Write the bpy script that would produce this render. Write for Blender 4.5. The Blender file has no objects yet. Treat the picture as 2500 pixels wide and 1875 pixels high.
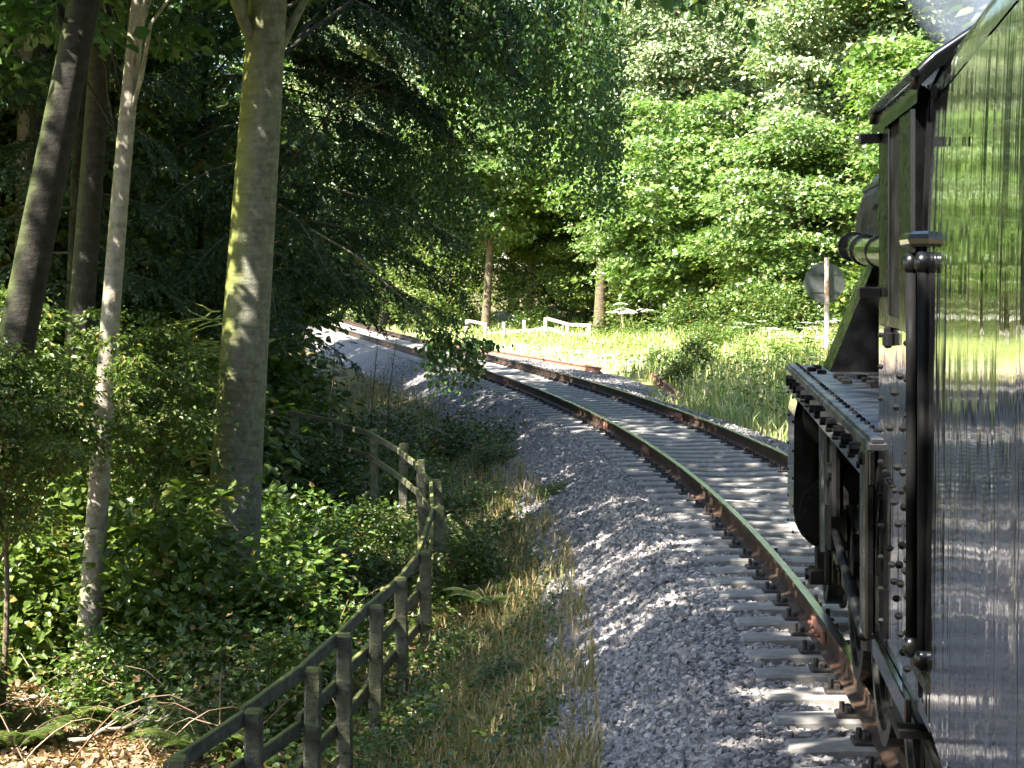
import bpy, math, random
import numpy as np
R = math.radians
rng = np.random.default_rng(7)
random.seed(7)
sc = bpy.context.scene
C = sc.collection

# ------------------------------------------------------------------ camera, sky, sun, exposure
cam_d = bpy.data.cameras.new('camera'); cam = bpy.data.objects.new('camera', cam_d); C.objects.link(cam)
cam.location = (0, 0, 2.2); cam.rotation_euler = (R(90), 0, 0)
cam_d.sensor_width = 36; cam_d.lens = 72; cam_d.shift_y = (674 - 937.5) / 2500
cam_d.clip_start = 0.05; cam_d.clip_end = 3000
sc.camera = cam
SUN_EL, SUN_AZ = 47.0, (0.80, 0.60)         # elevation, horizontal direction the light travels (x right, y ahead)
w = bpy.data.worlds.new('World'); sc.world = w; w.use_nodes = True
wn = w.node_tree
sky = wn.nodes.new('ShaderNodeTexSky'); sky.sky_type = 'NISHITA'; sky.sun_disc = False
sky.sun_elevation = R(SUN_EL); sky.sun_rotation = math.atan2(-SUN_AZ[0], -SUN_AZ[1])
bg = wn.nodes['Background']; bg.inputs['Strength'].default_value = 0.085
wn.links.new(sky.outputs[0], bg.inputs['Color'])
sd = bpy.data.lights.new('sun', 'SUN'); sd.energy = 5.0; sd.angle = R(0.5); sd.color = (1, 0.95, 0.86)
sun = bpy.data.objects.new('sun', sd); C.objects.link(sun)
_e = R(SUN_EL)
from mathutils import Vector
_l = Vector((SUN_AZ[0] * math.cos(_e), SUN_AZ[1] * math.cos(_e), -math.sin(_e)))
sun.rotation_euler = _l.to_track_quat('-Z', 'Y').to_euler(); sun.location = (-20, -20, 40)
vs = sc.view_settings; vs.view_transform = 'Standard'; vs.look = 'None'; vs.gamma = 1.0; vs.use_curve_mapping = False
vs.exposure = 2.65
sc.cycles.max_bounces = 5; sc.cycles.transparent_max_bounces = 4; sc.cycles.volume_bounces = 0; sc.cycles.volume_step_rate = 4
sc.cycles.diffuse_bounces = 3; sc.cycles.glossy_bounces = 3; sc.cycles.adaptive_threshold = 0.03

# ------------------------------------------------------------------ materials
def newmat(name):
    m = bpy.data.materials.new(name); m.use_nodes = True
    nt = m.node_tree; b = nt.nodes['Principled BSDF']
    return m, nt, b

def nd(nt, t, **kw):
    n = nt.nodes.new(t)
    for k, v in kw.items():
        if k.startswith('i_'): n.inputs[k[2:].replace('_', ' ')].default_value = v
        else: setattr(n, k, v)
    return n

def ramp(nt, fac, stops):
    r = nt.nodes.new('ShaderNodeValToRGB'); cr = r.color_ramp
    while len(cr.elements) < len(stops): cr.elements.new(0.5)
    for e, (p, c) in zip(cr.elements, stops): e.position = p; e.color = (*c, 1)
    nt.links.new(fac, r.inputs['Fac']); return r

def leaf_mat(name, stops, trans=0.35, rough=0.42, spec=0.5):
    m, nt, b = newmat(name)
    g = nd(nt, 'ShaderNodeNewGeometry')
    r = ramp(nt, g.outputs['Random Per Island'], stops)
    oi = nd(nt, 'ShaderNodeObjectInfo')
    hs = nd(nt, 'ShaderNodeHueSaturation')
    mr = nd(nt, 'ShaderNodeMapRange'); mr.inputs['To Min'].default_value = 0.82; mr.inputs['To Max'].default_value = 1.15
    nt.links.new(oi.outputs['Random'], mr.inputs['Value']); nt.links.new(mr.outputs[0], hs.inputs['Value'])
    nt.links.new(r.outputs[0], hs.inputs['Color'])
    nt.links.new(hs.outputs[0], b.inputs['Base Color'])
    b.inputs['Roughness'].default_value = rough; b.inputs['Specular IOR Level'].default_value = spec
    t = nd(nt, 'ShaderNodeBsdfTranslucent')
    tm = nd(nt, 'ShaderNodeMix', data_type='RGBA', blend_type='MULTIPLY'); tm.inputs['Factor'].default_value = 1
    nt.links.new(hs.outputs[0], tm.inputs['A']); tm.inputs['B'].default_value = (1.2, 1.4, 0.55, 1)
    nt.links.new(tm.outputs['Result'], t.inputs['Color'])
    mx = nd(nt, 'ShaderNodeMixShader'); mx.inputs[0].default_value = trans
    nt.links.new(b.outputs[0], mx.inputs[1]); nt.links.new(t.outputs[0], mx.inputs[2])
    nt.links.new(mx.outputs[0], nt.nodes['Material Output'].inputs['Surface'])
    return m

def noise_mat(name, stops, scale=6, detail=8, rough=0.85, bump=0.3, dist=0.02, stretch=(1, 1, 1), spec=0.3, metal=0, coord='Object'):
    m, nt, b = newmat(name)
    tc = nd(nt, 'ShaderNodeTexCoord'); mp = nd(nt, 'ShaderNodeMapping'); mp.inputs['Scale'].default_value = stretch
    nt.links.new(tc.outputs[coord], mp.inputs[0])
    n = nd(nt, 'ShaderNodeTexNoise'); n.inputs['Scale'].default_value = scale; n.inputs['Detail'].default_value = detail
    n.inputs['Roughness'].default_value = 0.65
    nt.links.new(mp.outputs[0], n.inputs['Vector'])
    r = ramp(nt, n.outputs['Fac'], stops); nt.links.new(r.outputs[0], b.inputs['Base Color'])
    n2 = nd(nt, 'ShaderNodeTexNoise'); n2.inputs['Scale'].default_value = scale * 4; n2.inputs['Detail'].default_value = 6
    nt.links.new(mp.outputs[0], n2.inputs['Vector'])
    if bump:
        bp = nd(nt, 'ShaderNodeBump'); bp.inputs['Strength'].default_value = bump; bp.inputs['Distance'].default_value = dist
        nt.links.new(n2.outputs['Fac'], bp.inputs['Height']); nt.links.new(bp.outputs[0], b.inputs['Normal'])
    b.inputs['Roughness'].default_value = rough; b.inputs['Specular IOR Level'].default_value = spec
    b.inputs['Metallic'].default_value = metal
    return m

def island_mat(name, stops, rough=0.9, spec=0.2, scale=30, bump=0.3):
    m, nt, b = newmat(name)
    g = nd(nt, 'ShaderNodeNewGeometry')
    r = ramp(nt, g.outputs['Random Per Island'], stops)
    tc = nd(nt, 'ShaderNodeTexCoord')
    n = nd(nt, 'ShaderNodeTexNoise'); n.inputs['Scale'].default_value = scale; nt.links.new(tc.outputs['Object'], n.inputs['Vector'])
    mx = nd(nt, 'ShaderNodeMix', data_type='RGBA', blend_type='MULTIPLY'); mx.inputs['Factor'].default_value = 0.6
    r2 = ramp(nt, n.outputs['Fac'], [(0.3, (0.6, 0.6, 0.6)), (0.7, (1.25, 1.25, 1.25))])
    nt.links.new(r.outputs[0], mx.inputs['A']); nt.links.new(r2.outputs[0], mx.inputs['B'])
    nt.links.new(mx.outputs['Result'], b.inputs['Base Color'])
    b.inputs['Roughness'].default_value = rough; b.inputs['Specular IOR Level'].default_value = spec
    return m

def mossy_bark(name, bark, moss, amount=0.5, side=(-1, -0.2, 0.1)):
    m, nt, b = newmat(name)
    tc = nd(nt, 'ShaderNodeTexCoord'); mp = nd(nt, 'ShaderNodeMapping'); mp.inputs['Scale'].default_value = (1, 1, 0.8)
    nt.links.new(tc.outputs['Object'], mp.inputs[0])
    n = nd(nt, 'ShaderNodeTexNoise'); n.inputs['Scale'].default_value = 11; n.inputs['Detail'].default_value = 12; n.inputs['Roughness'].default_value = 0.78
    nt.links.new(mp.outputs[0], n.inputs['Vector'])
    # fine horizontal banding typical of smooth bark
    mp2 = nd(nt, 'ShaderNodeMapping'); mp2.inputs['Scale'].default_value = (4, 4, 16)
    nt.links.new(tc.outputs['Object'], mp2.inputs[0])
    n3 = nd(nt, 'ShaderNodeTexNoise'); n3.inputs['Scale'].default_value = 1.0; n3.inputs['Detail'].default_value = 5
    nt.links.new(mp2.outputs[0], n3.inputs['Vector'])
    r = ramp(nt, n.outputs['Fac'], bark)
    g = nd(nt, 'ShaderNodeNewGeometry')
    dt = nd(nt, 'ShaderNodeVectorMath', operation='DOT_PRODUCT'); dt.inputs[1].default_value = Vector(side).normalized()  # moss weighted to one face; on trunks this paints in the sunlit side
    nt.links.new(g.outputs['Normal'], dt.inputs[0])
    ad = nd(nt, 'ShaderNodeMath', operation='ADD'); nt.links.new(dt.outputs['Value'], ad.inputs[0])
    n2 = nd(nt, 'ShaderNodeTexNoise'); n2.inputs['Scale'].default_value = 3.5; n2.inputs['Detail'].default_value = 7
    nt.links.new(tc.outputs['Object'], n2.inputs['Vector'])
    nt.links.new(n2.outputs['Fac'], ad.inputs[1])
    mr = nd(nt, 'ShaderNodeMapRange'); mr.inputs['From Min'].default_value = 0.95 - amount; mr.inputs['From Max'].default_value = 1.75 - amount
    ad2 = nd(nt, 'ShaderNodeMath', operation='MULTIPLY_ADD'); nt.links.new(n.outputs['Fac'], ad2.inputs[0]); ad2.inputs[1].default_value = .9; nt.links.new(ad.outputs[0], ad2.inputs[2])
    sb_ = nd(nt, 'ShaderNodeMath', operation='SUBTRACT'); nt.links.new(ad2.outputs[0], sb_.inputs[0]); sb_.inputs[1].default_value = .45
    nt.links.new(sb_.outputs[0], mr.inputs['Value'])
    mx = nd(nt, 'ShaderNodeMix', data_type='RGBA'); nt.links.new(mr.outputs[0], mx.inputs['Factor'])
    nt.links.new(r.outputs[0], mx.inputs['A']); mx.inputs['B'].default_value = (*moss, 1)
    m2 = nd(nt, 'ShaderNodeMix', data_type='RGBA', blend_type='MULTIPLY'); m2.inputs['Factor'].default_value = 0.38
    r3 = ramp(nt, n3.outputs['Fac'], [(0.3, (0.45, 0.45, 0.45)), (0.65, (1.25, 1.25, 1.25))])
    nt.links.new(mx.outputs['Result'], m2.inputs['A']); nt.links.new(r3.outputs[0], m2.inputs['B'])
    nt.links.new(m2.outputs['Result'], b.inputs['Base Color'])
    b.inputs['Roughness'].default_value = 0.9; b.inputs['Specular IOR Level'].default_value = 0.2
    bp = nd(nt, 'ShaderNodeBump'); bp.inputs['Strength'].default_value = 0.9; bp.inputs['Distance'].default_value = 0.03
    sm = nd(nt, 'ShaderNodeMath', operation='ADD'); nt.links.new(n.outputs['Fac'], sm.inputs[0]); nt.links.new(n3.outputs['Fac'], sm.inputs[1])
    nt.links.new(sm.outputs[0], bp.inputs['Height']); nt.links.new(bp.outputs[0], b.inputs['Normal'])
    return m

M = {}
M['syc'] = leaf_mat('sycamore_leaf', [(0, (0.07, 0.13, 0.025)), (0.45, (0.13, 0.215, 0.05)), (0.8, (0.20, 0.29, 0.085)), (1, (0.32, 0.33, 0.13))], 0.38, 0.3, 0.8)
M['pale'] = leaf_mat('pale_leaf', [(0, (0.10, 0.15, 0.06)), (0.45, (0.19, 0.25, 0.12)), (0.88, (0.31, 0.36, 0.22)), (1, (0.40, 0.28, 0.13))], 0.28, 0.32, 0.7)
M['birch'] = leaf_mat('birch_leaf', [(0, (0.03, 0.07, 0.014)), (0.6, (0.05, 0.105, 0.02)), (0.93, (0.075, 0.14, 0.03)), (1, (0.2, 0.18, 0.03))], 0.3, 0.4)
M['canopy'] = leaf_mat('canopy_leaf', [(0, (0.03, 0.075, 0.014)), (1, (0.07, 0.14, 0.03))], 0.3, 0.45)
M['shrub'] = leaf_mat('shrub_leaf', [(0, (0.04, 0.08, 0.014)), (0.55, (0.085, 0.14, 0.024)), (0.9, (0.14, 0.20, 0.04)), (1, (0.26, 0.18, 0.07))], 0.32, 0.36, 0.6)
M['hazel'] = leaf_mat('hazel_leaf', [(0, (0.045, 0.08, 0.013)), (0.55, (0.088, 0.133, 0.025)), (0.9, (0.14, 0.18, 0.04)), (1, (0.27, 0.19, 0.07))], 0.38, 0.4, 0.5)
M['bramble'] = leaf_mat('bramble_leaf', [(0, (0.035, 0.07, 0.018)), (0.6, (0.08, 0.125, 0.03)), (0.85, (0.13, 0.17, 0.05)), (1, (0.28, 0.13, 0.06))], 0.28, 0.4, 0.5)
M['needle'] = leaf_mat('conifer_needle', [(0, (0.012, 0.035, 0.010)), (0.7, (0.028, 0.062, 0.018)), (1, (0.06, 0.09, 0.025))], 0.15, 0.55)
M['dead'] = leaf_mat('dead_leaf', [(0, (0.16, 0.08, 0.035)), (0.6, (0.30, 0.19, 0.10)), (1, (0.42, 0.31, 0.20))], 0.2, 0.6)
M['grass_dry'] = leaf_mat('dry_grass', [(0, (0.11, 0.13, 0.035)), (0.28, (0.19, 0.18, 0.065)), (0.55, (0.31, 0.23, 0.115)), (1, (0.40, 0.28, 0.16))], 0.3, 0.6)
M['grass_green'] = leaf_mat('verge_grass', [(0, (0.12, 0.21, 0.04)), (0.4, (0.26, 0.33, 0.08)), (0.7, (0.44, 0.42, 0.18)), (1, (0.55, 0.48, 0.30))], 0.15, 0.5)
M['flower'] = leaf_mat('white_flower', [(0, (0.7, 0.7, 0.66)), (1, (0.85, 0.85, 0.8))], 0.3, 0.6)
M['moss_sun_bark'] = mossy_bark('mossy_bark', [(0.3, (0.07, 0.065, 0.05)), (0.55, (0.19, 0.185, 0.14)), (0.8, (0.33, 0.32, 0.26))], (0.14, 0.15, 0.035), 0.34)  # moss on the left face also carries the yellow-green sunlit strip
M['pale_bark'] = mossy_bark('pale_bark', [(0.3, (0.16, 0.13, 0.10)), (0.55, (0.34, 0.30, 0.24)), (0.8, (0.5, 0.46, 0.40))], (0.2, 0.2, 0.08), 0.05)
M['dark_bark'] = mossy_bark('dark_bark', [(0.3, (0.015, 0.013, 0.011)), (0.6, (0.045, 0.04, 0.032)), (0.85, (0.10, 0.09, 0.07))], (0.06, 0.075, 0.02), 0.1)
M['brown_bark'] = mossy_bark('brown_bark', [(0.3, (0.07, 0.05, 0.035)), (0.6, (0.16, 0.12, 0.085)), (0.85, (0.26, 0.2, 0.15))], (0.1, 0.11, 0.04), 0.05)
M['twig'] = noise_mat('twig', [(0.3, (0.05, 0.045, 0.03)), (0.7, (0.12, 0.10, 0.06))], 20, bump=0)
M['moss_twig'] = noise_mat('mossy_twig', [(0.3, (0.16, 0.19, 0.03)), (0.7, (0.28, 0.31, 0.07))], 20, bump=0)
M['stone'] = island_mat('ballast_stone', [(0, (0.13, 0.12, 0.115)), (0.35, (0.23, 0.213, 0.205)), (0.75, (0.31, 0.287, 0.275)), (0.92, (0.39, 0.36, 0.335)), (1, (0.5, 0.44, 0.39))])
M['ballast'] = noise_mat('ballast_bed', [(0.3, (0.08, 0.075, 0.072)), (0.5, (0.20, 0.188, 0.18)), (0.7, (0.33, 0.31, 0.295))], 13, 10, bump=1.0, dist=0.05)
M['concrete'] = noise_mat('sleeper_concrete', [(0.25, (0.12, 0.112, 0.10)), (0.5, (0.23, 0.216, 0.195)), (0.75, (0.35, 0.33, 0.30))], 5, 10, bump=0.25, dist=0.008)
M['rust'] = noise_mat('rail_rust', [(0.25, (0.018, 0.012, 0.008)), (0.5, (0.042, 0.025, 0.015)), (0.8, (0.13, 0.06, 0.026))], 6, 9, rough=0.75, bump=0.25, dist=0.005)
M['rust_bright'] = noise_mat('old_and_sunlit_rust', [(0.25, (0.14, 0.06, 0.04)), (0.5, (0.26, 0.12, 0.08)), (0.75, (0.36, 0.19, 0.13))], 4, 8, rough=0.85, bump=0.25, dist=0.005)
M['railtop'] = noise_mat('rail_worn_top', [(0.3, (0.38, 0.36, 0.30)), (0.7, (0.55, 0.52, 0.44))], 5, 5, rough=0.22, bump=0, metal=1, stretch=(1, 0.05, 1))
M['iron'] = noise_mat('dark_iron', [(0.3, (0.02, 0.018, 0.017)), (0.7, (0.06, 0.045, 0.037))], 12, 6, rough=0.6, bump=0.2)
M['wood'] = mossy_bark('fence_wood', [(0.3, (0.06, 0.055, 0.042)), (0.55, (0.16, 0.15, 0.11)), (0.8, (0.30, 0.28, 0.21))], (0.19, 0.20, 0.06), 0.3, (0, -0.3, 1))
M['palewood'] = noise_mat('bleached_wood', [(0.3, (0.16, 0.145, 0.115)), (0.7, (0.36, 0.33, 0.28))], 8, stretch=(4, 4, 0.7))
M['black'] = None
def black_paint(name, base, rough, coat, dirt):
    m, nt, b = newmat(name)
    tc = nd(nt, 'ShaderNodeTexCoord')
    n = nd(nt, 'ShaderNodeTexNoise'); n.inputs['Scale'].default_value = 9; n.inputs['Detail'].default_value = 8
    nt.links.new(tc.outputs['Object'], n.inputs['Vector'])
    r = ramp(nt, n.outputs['Fac'], [(0.4, base), (0.7, tuple(x + dirt for x in base))])
    nt.links.new(r.outputs[0], b.inputs['Base Color'])
    mr = nd(nt, 'ShaderNodeMapRange'); mr.inputs['From Min'].default_value = 0.3; mr.inputs['From Max'].default_value = 0.7
    mr.inputs['To Min'].default_value = rough * 0.7; mr.inputs['To Max'].default_value = rough * 1.4
    nt.links.new(n.outputs['Fac'], mr.inputs['Value']); nt.links.new(mr.outputs[0], b.inputs['Roughness'])
    b.inputs['Coat Weight'].default_value = coat; b.inputs['Coat Roughness'].default_value = 0.08
    bp = nd(nt, 'ShaderNodeBump'); bp.inputs['Strength'].default_value = 0.08; bp.inputs['Distance'].default_value = 0.01
    n4 = nd(nt, 'ShaderNodeTexNoise'); n4.inputs['Scale'].default_value = 5; nt.links.new(tc.outputs['Object'], n4.inputs['Vector'])
    nt.links.new(n4.outputs['Fac'], bp.inputs['Height']); nt.links.new(bp.outputs[0], b.inputs['Normal'])
    return m
M['black'] = black_paint('engine_black', (0.0018, 0.0018, 0.002), 0.24, 0.08, 0.002)
M['matt'] = black_paint('matt_black', (0.004, 0.004, 0.004), 0.7, 0.0, 0.002)
M['matt'].node_tree.nodes['Principled BSDF'].inputs['Specular IOR Level'].default_value = 0.1
M['gloss'] = black_paint('engine_gloss_black', (0.0018, 0.0018, 0.002), 0.12, 0.4, 0.0015)
M['plate'] = black_paint('running_plate_black', (0.005, 0.005, 0.0055), 0.4, 0.05, 0.008)
M['grime'] = black_paint('oily_black', (0.0022, 0.002, 0.0018), 0.45, 0.0, 0.003)
M['grime'].node_tree.nodes['Principled BSDF'].inputs['Specular IOR Level'].default_value = 0.25
M['black'].node_tree.nodes['Principled BSDF'].inputs['Specular IOR Level'].default_value = 0.35
M['steel'] = noise_mat('oiled_steel', [(0.3, (0.03, 0.03, 0.028)), (0.7, (0.10, 0.10, 0.09))], 9, rough=0.35, bump=0, metal=1)

def coach_paint():
    m, nt, b = newmat('coach_paint')
    b.inputs['Base Color'].default_value = (0.010, 0.010, 0.011, 1)
    b.inputs['Roughness'].default_value = 0.05; b.inputs['IOR'].default_value = 1.45
    b.inputs['Coat Weight'].default_value = 0.6; b.inputs['Coat Roughness'].default_value = 0.02; b.inputs['Coat IOR'].default_value = 1.5
    tc = nd(nt, 'ShaderNodeTexCoord'); mp = nd(nt, 'ShaderNodeMapping'); mp.inputs['Scale'].default_value = (0.2, 9, 0.10)
    nt.links.new(tc.outputs['Object'], mp.inputs[0])
    n = nd(nt, 'ShaderNodeTexNoise'); n.inputs['Scale'].default_value = 1.0; n.inputs['Detail'].default_value = 3.5
    nt.links.new(mp.outputs[0], n.inputs['Vector'])
    bp = nd(nt, 'ShaderNodeBump'); bp.inputs['Strength'].default_value = 1.0; bp.inputs['Distance'].default_value = 0.0022
    nt.links.new(n.outputs['Fac'], bp.inputs['Height'])
    mp2 = nd(nt, 'ShaderNodeMapping'); mp2.inputs['Scale'].default_value = (0.3, 2.5, 1.6)
    nt.links.new(tc.outputs['Object'], mp2.inputs[0])
    n2 = nd(nt, 'ShaderNodeTexNoise'); n2.inputs['Scale'].default_value = 1.0; n2.inputs['Detail'].default_value = 2
    nt.links.new(mp2.outputs[0], n2.inputs['Vector'])
    bp2 = nd(nt, 'ShaderNodeBump'); bp2.inputs['Strength'].default_value = 1.0; bp2.inputs['Distance'].default_value = 0.006
    nt.links.new(n2.outputs['Fac'], bp2.inputs['Height']); nt.links.new(bp.outputs[0], bp2.inputs['Normal'])
    nt.links.new(bp2.outputs[0], b.inputs['Normal']); nt.links.new(bp2.outputs[0], b.inputs['Coat Normal'])
    return m
M['coach'] = coach_paint()
m, nt, b = newmat('window_glass'); M['glass'] = m
b.inputs['Transmission Weight'].default_value = 1; b.inputs['Roughness'].default_value = 0.02; b.inputs['IOR'].default_value = 1.1
b.inputs['Base Color'].default_value = (0.80, 0.83, 0.80, 1)
M['galv'] = noise_mat('weathered_sign_back', [(0.3, (0.05, 0.058, 0.054)), (0.7, (0.12, 0.13, 0.12))], 5, rough=0.6, bump=0)
M['postpaint'] = noise_mat('rusty_white_post', [(0.42, (0.35, 0.18, 0.10)), (0.55, (0.62, 0.58, 0.52)), (0.8, (0.75, 0.72, 0.66))], 4, rough=0.7, bump=0)

def ground_mat():
    m, nt, b = newmat('woodland_ground')
    tc = nd(nt, 'ShaderNodeTexCoord')
    n = nd(nt, 'ShaderNodeTexNoise'); n.inputs['Scale'].default_value = 1.2; n.inputs['Detail'].default_value = 9; n.inputs['Roughness'].default_value = 0.7
    nt.links.new(tc.outputs['Object'], n.inputs['Vector'])
    r1 = ramp(nt, n.outputs['Fac'], [(0.3, (0.05, 0.035, 0.02)), (0.5, (0.13, 0.10, 0.055)), (0.62, (0.12, 0.13, 0.04)), (0.8, (0.26, 0.2, 0.11))])
    r2 = ramp(nt, n.outputs['Fac'], [(0.3, (0.12, 0.16, 0.04)), (0.5, (0.24, 0.26, 0.08)), (0.75, (0.42, 0.36, 0.18))])
    at = nd(nt, 'ShaderNodeAttribute', attribute_name='verge')
    m0 = nd(nt, 'ShaderNodeMix', data_type='RGBA'); nt.links.new(at.outputs['Fac'], m0.inputs['Factor'])
    nt.links.new(r1.outputs[0], m0.inputs['A']); nt.links.new(r2.outputs[0], m0.inputs['B'])
    at2 = nd(nt, 'ShaderNodeAttribute', attribute_name='sand'); r3 = ramp(nt, n.outputs['Fac'], [(0.3, (0.42, 0.36, 0.25)), (0.7, (0.62, 0.56, 0.44))])
    mx = nd(nt, 'ShaderNodeMix', data_type='RGBA'); nt.links.new(at2.outputs['Fac'], mx.inputs['Factor'])
    nt.links.new(m0.outputs['Result'], mx.inputs['A']); nt.links.new(r3.outputs[0], mx.inputs['B'])
    nt.links.new(mx.outputs['Result'], b.inputs['Base Color']); b.inputs['Roughness'].default_value = 0.95; b.inputs['Specular IOR Level'].default_value = 0.1
    n2 = nd(nt, 'ShaderNodeTexNoise'); n2.inputs['Scale'].default_value = 14; n2.inputs['Detail'].default_value = 8; nt.links.new(tc.outputs['Object'], n2.inputs['Vector'])
    bp = nd(nt, 'ShaderNodeBump'); bp.inputs['Strength'].default_value = 0.8; bp.inputs['Distance'].default_value = 0.06
    nt.links.new(n2.outputs['Fac'], bp.inputs['Height']); nt.links.new(bp.outputs[0], b.inputs['Normal'])
    return m
M['ground'] = ground_mat()

# ------------------------------------------------------------------ mesh helpers
class MB:
    """collects triangles and quads; build() links them as one mesh object"""
    def __init__(s): s.v = []; s.f = {3: [], 4: []}; s.m = {3: [], 4: []}; s.n = 0
    def add(s, v, f, mi=0):
        v = np.asarray(v, float).reshape(-1, 3)
        f = np.asarray(f, int)
        if f.size == 0: s.v.append(v); s.n += len(v); return s
        k = f.shape[1]
        s.v.append(v); s.f[k].append(f + s.n); s.m[k].append(np.full(len(f), mi)); s.n += len(v); return s
    def addm(s, v, fl, mi=0):
        """same verts, several face arrays"""
        v = np.asarray(v, float).reshape(-1, 3); s.v.append(v)
        for f in fl:
            f = np.asarray(f, int)
            if f.size: s.f[f.shape[1]].append(f + s.n); s.m[f.shape[1]].append(np.full(len(f), mi))
        s.n += len(v); return s
    def box(s, a, b, mi=0):
        x0, y0, z0 = a; x1, y1, z1 = b
        v = [(x0, y0, z0), (x1, y0, z0), (x1, y1, z0), (x0, y1, z0), (x0, y0, z1), (x1, y0, z1), (x1, y1, z1), (x0, y1, z1)]
        return s.add(v, [(0, 3, 2, 1), (4, 5, 6, 7), (0, 1, 5, 4), (1, 2, 6, 5), (2, 3, 7, 6), (3, 0, 4, 7)], mi)
    def bbox(s, a, b, c=0.01, mi=0):
        """box with chamfered vertical and horizontal edges (octagonal in plan, chamfered top)"""
        x0, y0, z0 = a; x1, y1, z1 = b
        def ring(z, i):
            return [(x0 + c + i, y0 + i, z), (x1 - c - i, y0 + i, z), (x1 - i, y0 + c + i, z), (x1 - i, y1 - c - i, z),
                    (x1 - c - i, y1 - i, z), (x0 + c + i, y1 - i, z), (x0 + i, y1 - c - i, z), (x0 + i, y0 + c + i, z)]
        v = ring(z0, 0) + ring(z1 - c, 0) + ring(z1, c * 0.8) + [((x0 + x1) / 2, (y0 + y1) / 2, z1)]
        q = [(k, (k + 1) % 8, 8 + (k + 1) % 8, 8 + k) for k in range(8)] + [(8 + k, 8 + (k + 1) % 8, 16 + (k + 1) % 8, 16 + k) for k in range(8)]
        t = [(16 + k, 16 + (k + 1) % 8, 24) for k in range(8)]
        return s.addm(v, [q, t], mi)
    def tube(s, pts, rad, sides=8, cap=True, mi=0):
        pts = np.asarray(pts, float); n = len(pts); rad = np.broadcast_to(np.asarray(rad, float), (n,))
        d = np.gradient(pts, axis=0); d /= np.linalg.norm(d, axis=1)[:, None] + 1e-12
        up = np.array([0, 0, 1.0]) if abs(d[0, 2]) < 0.9 else np.array([1.0, 0, 0])
        a = np.cross(d, up); a /= np.linalg.norm(a, axis=1)[:, None] + 1e-12; bb = np.cross(d, a)
        t = np.linspace(0, 2 * np.pi, sides, endpoint=False)
        v = pts[:, None, :] + rad[:, None, None] * (np.cos(t)[None, :, None] * a[:, None, :] + np.sin(t)[None, :, None] * bb[:, None, :])
        v = v.reshape(-1, 3)
        i = np.arange(n - 1)[:, None] * sides; j = np.arange(sides)[None, :]; j2 = (j + 1) % sides
        q = np.stack([i + j, i + j2, i + sides + j2, i + sides + j], -1).reshape(-1, 4)
        fl = [q]
        if cap:
            v = np.vstack([v, pts[0], pts[-1]]); c0 = n * sides; c1 = c0 + 1; jj = np.arange(sides)
            fl.append(np.vstack([np.stack([np.full(sides, c0), (jj + 1) % sides, jj], -1),
                                 np.stack([np.full(sides, c1), (n - 1) * sides + jj, (n - 1) * sides + (jj + 1) % sides], -1)]))
        return s.addm(v, fl, mi)
    def prism(s, poly, axis, a, b, mi=0):
        """polygon (2-D list) extruded along axis 0 (x), 1 (y) or 2 (z); fan caps so keep it convex-ish"""
        p = np.asarray(poly, float); n = len(p)
        def put(t):
            o = np.zeros((n, 3)); idx = [k for k in range(3) if k != axis]
            o[:, idx[0]] = p[:, 0]; o[:, idx[1]] = p[:, 1]; o[:, axis] = t; return o
        v = np.vstack([put(a), put(b), put(a).mean(0), put(b).mean(0)])
        k = np.arange(n); k2 = (k + 1) % n
        q = np.stack([k, k2, n + k2, n + k], -1)
        t = np.vstack([np.stack([np.full(n, 2 * n), k2, k], -1), np.stack([np.full(n, 2 * n + 1), n + k, n + k2], -1)])
        return s.addm(v, [q, t], mi)
    def mesh(s, name, mats, smooth=False):
        me = bpy.data.meshes.new(name)
        v = np.vstack(s.v); t = np.vstack(s.f[3]) if s.f[3] else np.zeros((0, 3), int); q = np.vstack(s.f[4]) if s.f[4] else np.zeros((0, 4), int)
        me.vertices.add(len(v)); me.vertices.foreach_set('co', v.astype(np.float32).ravel())
        me.loops.add(t.size + q.size); me.loops.foreach_set('vertex_index', np.concatenate([t.ravel(), q.ravel()]).astype(np.int32))
        me.polygons.add(len(t) + len(q))
        st = np.concatenate([np.arange(len(t)) * 3, t.size + np.arange(len(q)) * 4])
        me.polygons.foreach_set('loop_start', st.astype(np.int32))
        mi = np.concatenate(s.m[3] + s.m[4]) if (s.m[3] or s.m[4]) else np.zeros(0)
        me.polygons.foreach_set('material_index', mi.astype(np.int32))
        me.polygons.foreach_set('use_smooth', np.full(len(t) + len(q), smooth))
        for mm in (mats if isinstance(mats, (list, tuple)) else [mats]): me.materials.append(M[mm])
        me.update(calc_edges=True); me.validate(); return me
    def build(s, name, mats, parent=None, smooth=False):
        o = bpy.data.objects.new(name, s.mesh(name, mats, smooth)); C.objects.link(o); o.parent = parent; return o

def obj(name, me, parent=None, loc=None, rot=None, scale=None):
    o = bpy.data.objects.new(name, me); C.objects.link(o); o.parent = parent
    if loc is not None: o.location = loc
    if rot is not None: o.rotation_euler = rot
    if scale is not None: o.scale = scale if hasattr(scale, '__len__') else (scale,) * 3
    return o
def tag(o, label=None, cat=None, group=None, kind=None):
    if label: o['label'] = label
    if cat: o['category'] = cat
    if group: o['group'] = group
    if kind: o['kind'] = kind
    return o
def thing(name, loc, label, cat, group=None, rz=0.0):
    o = bpy.data.objects.new(name, None); C.objects.link(o); o.location = loc; o.rotation_euler = (0, 0, rz)
    return tag(o, label, cat, group)

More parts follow.
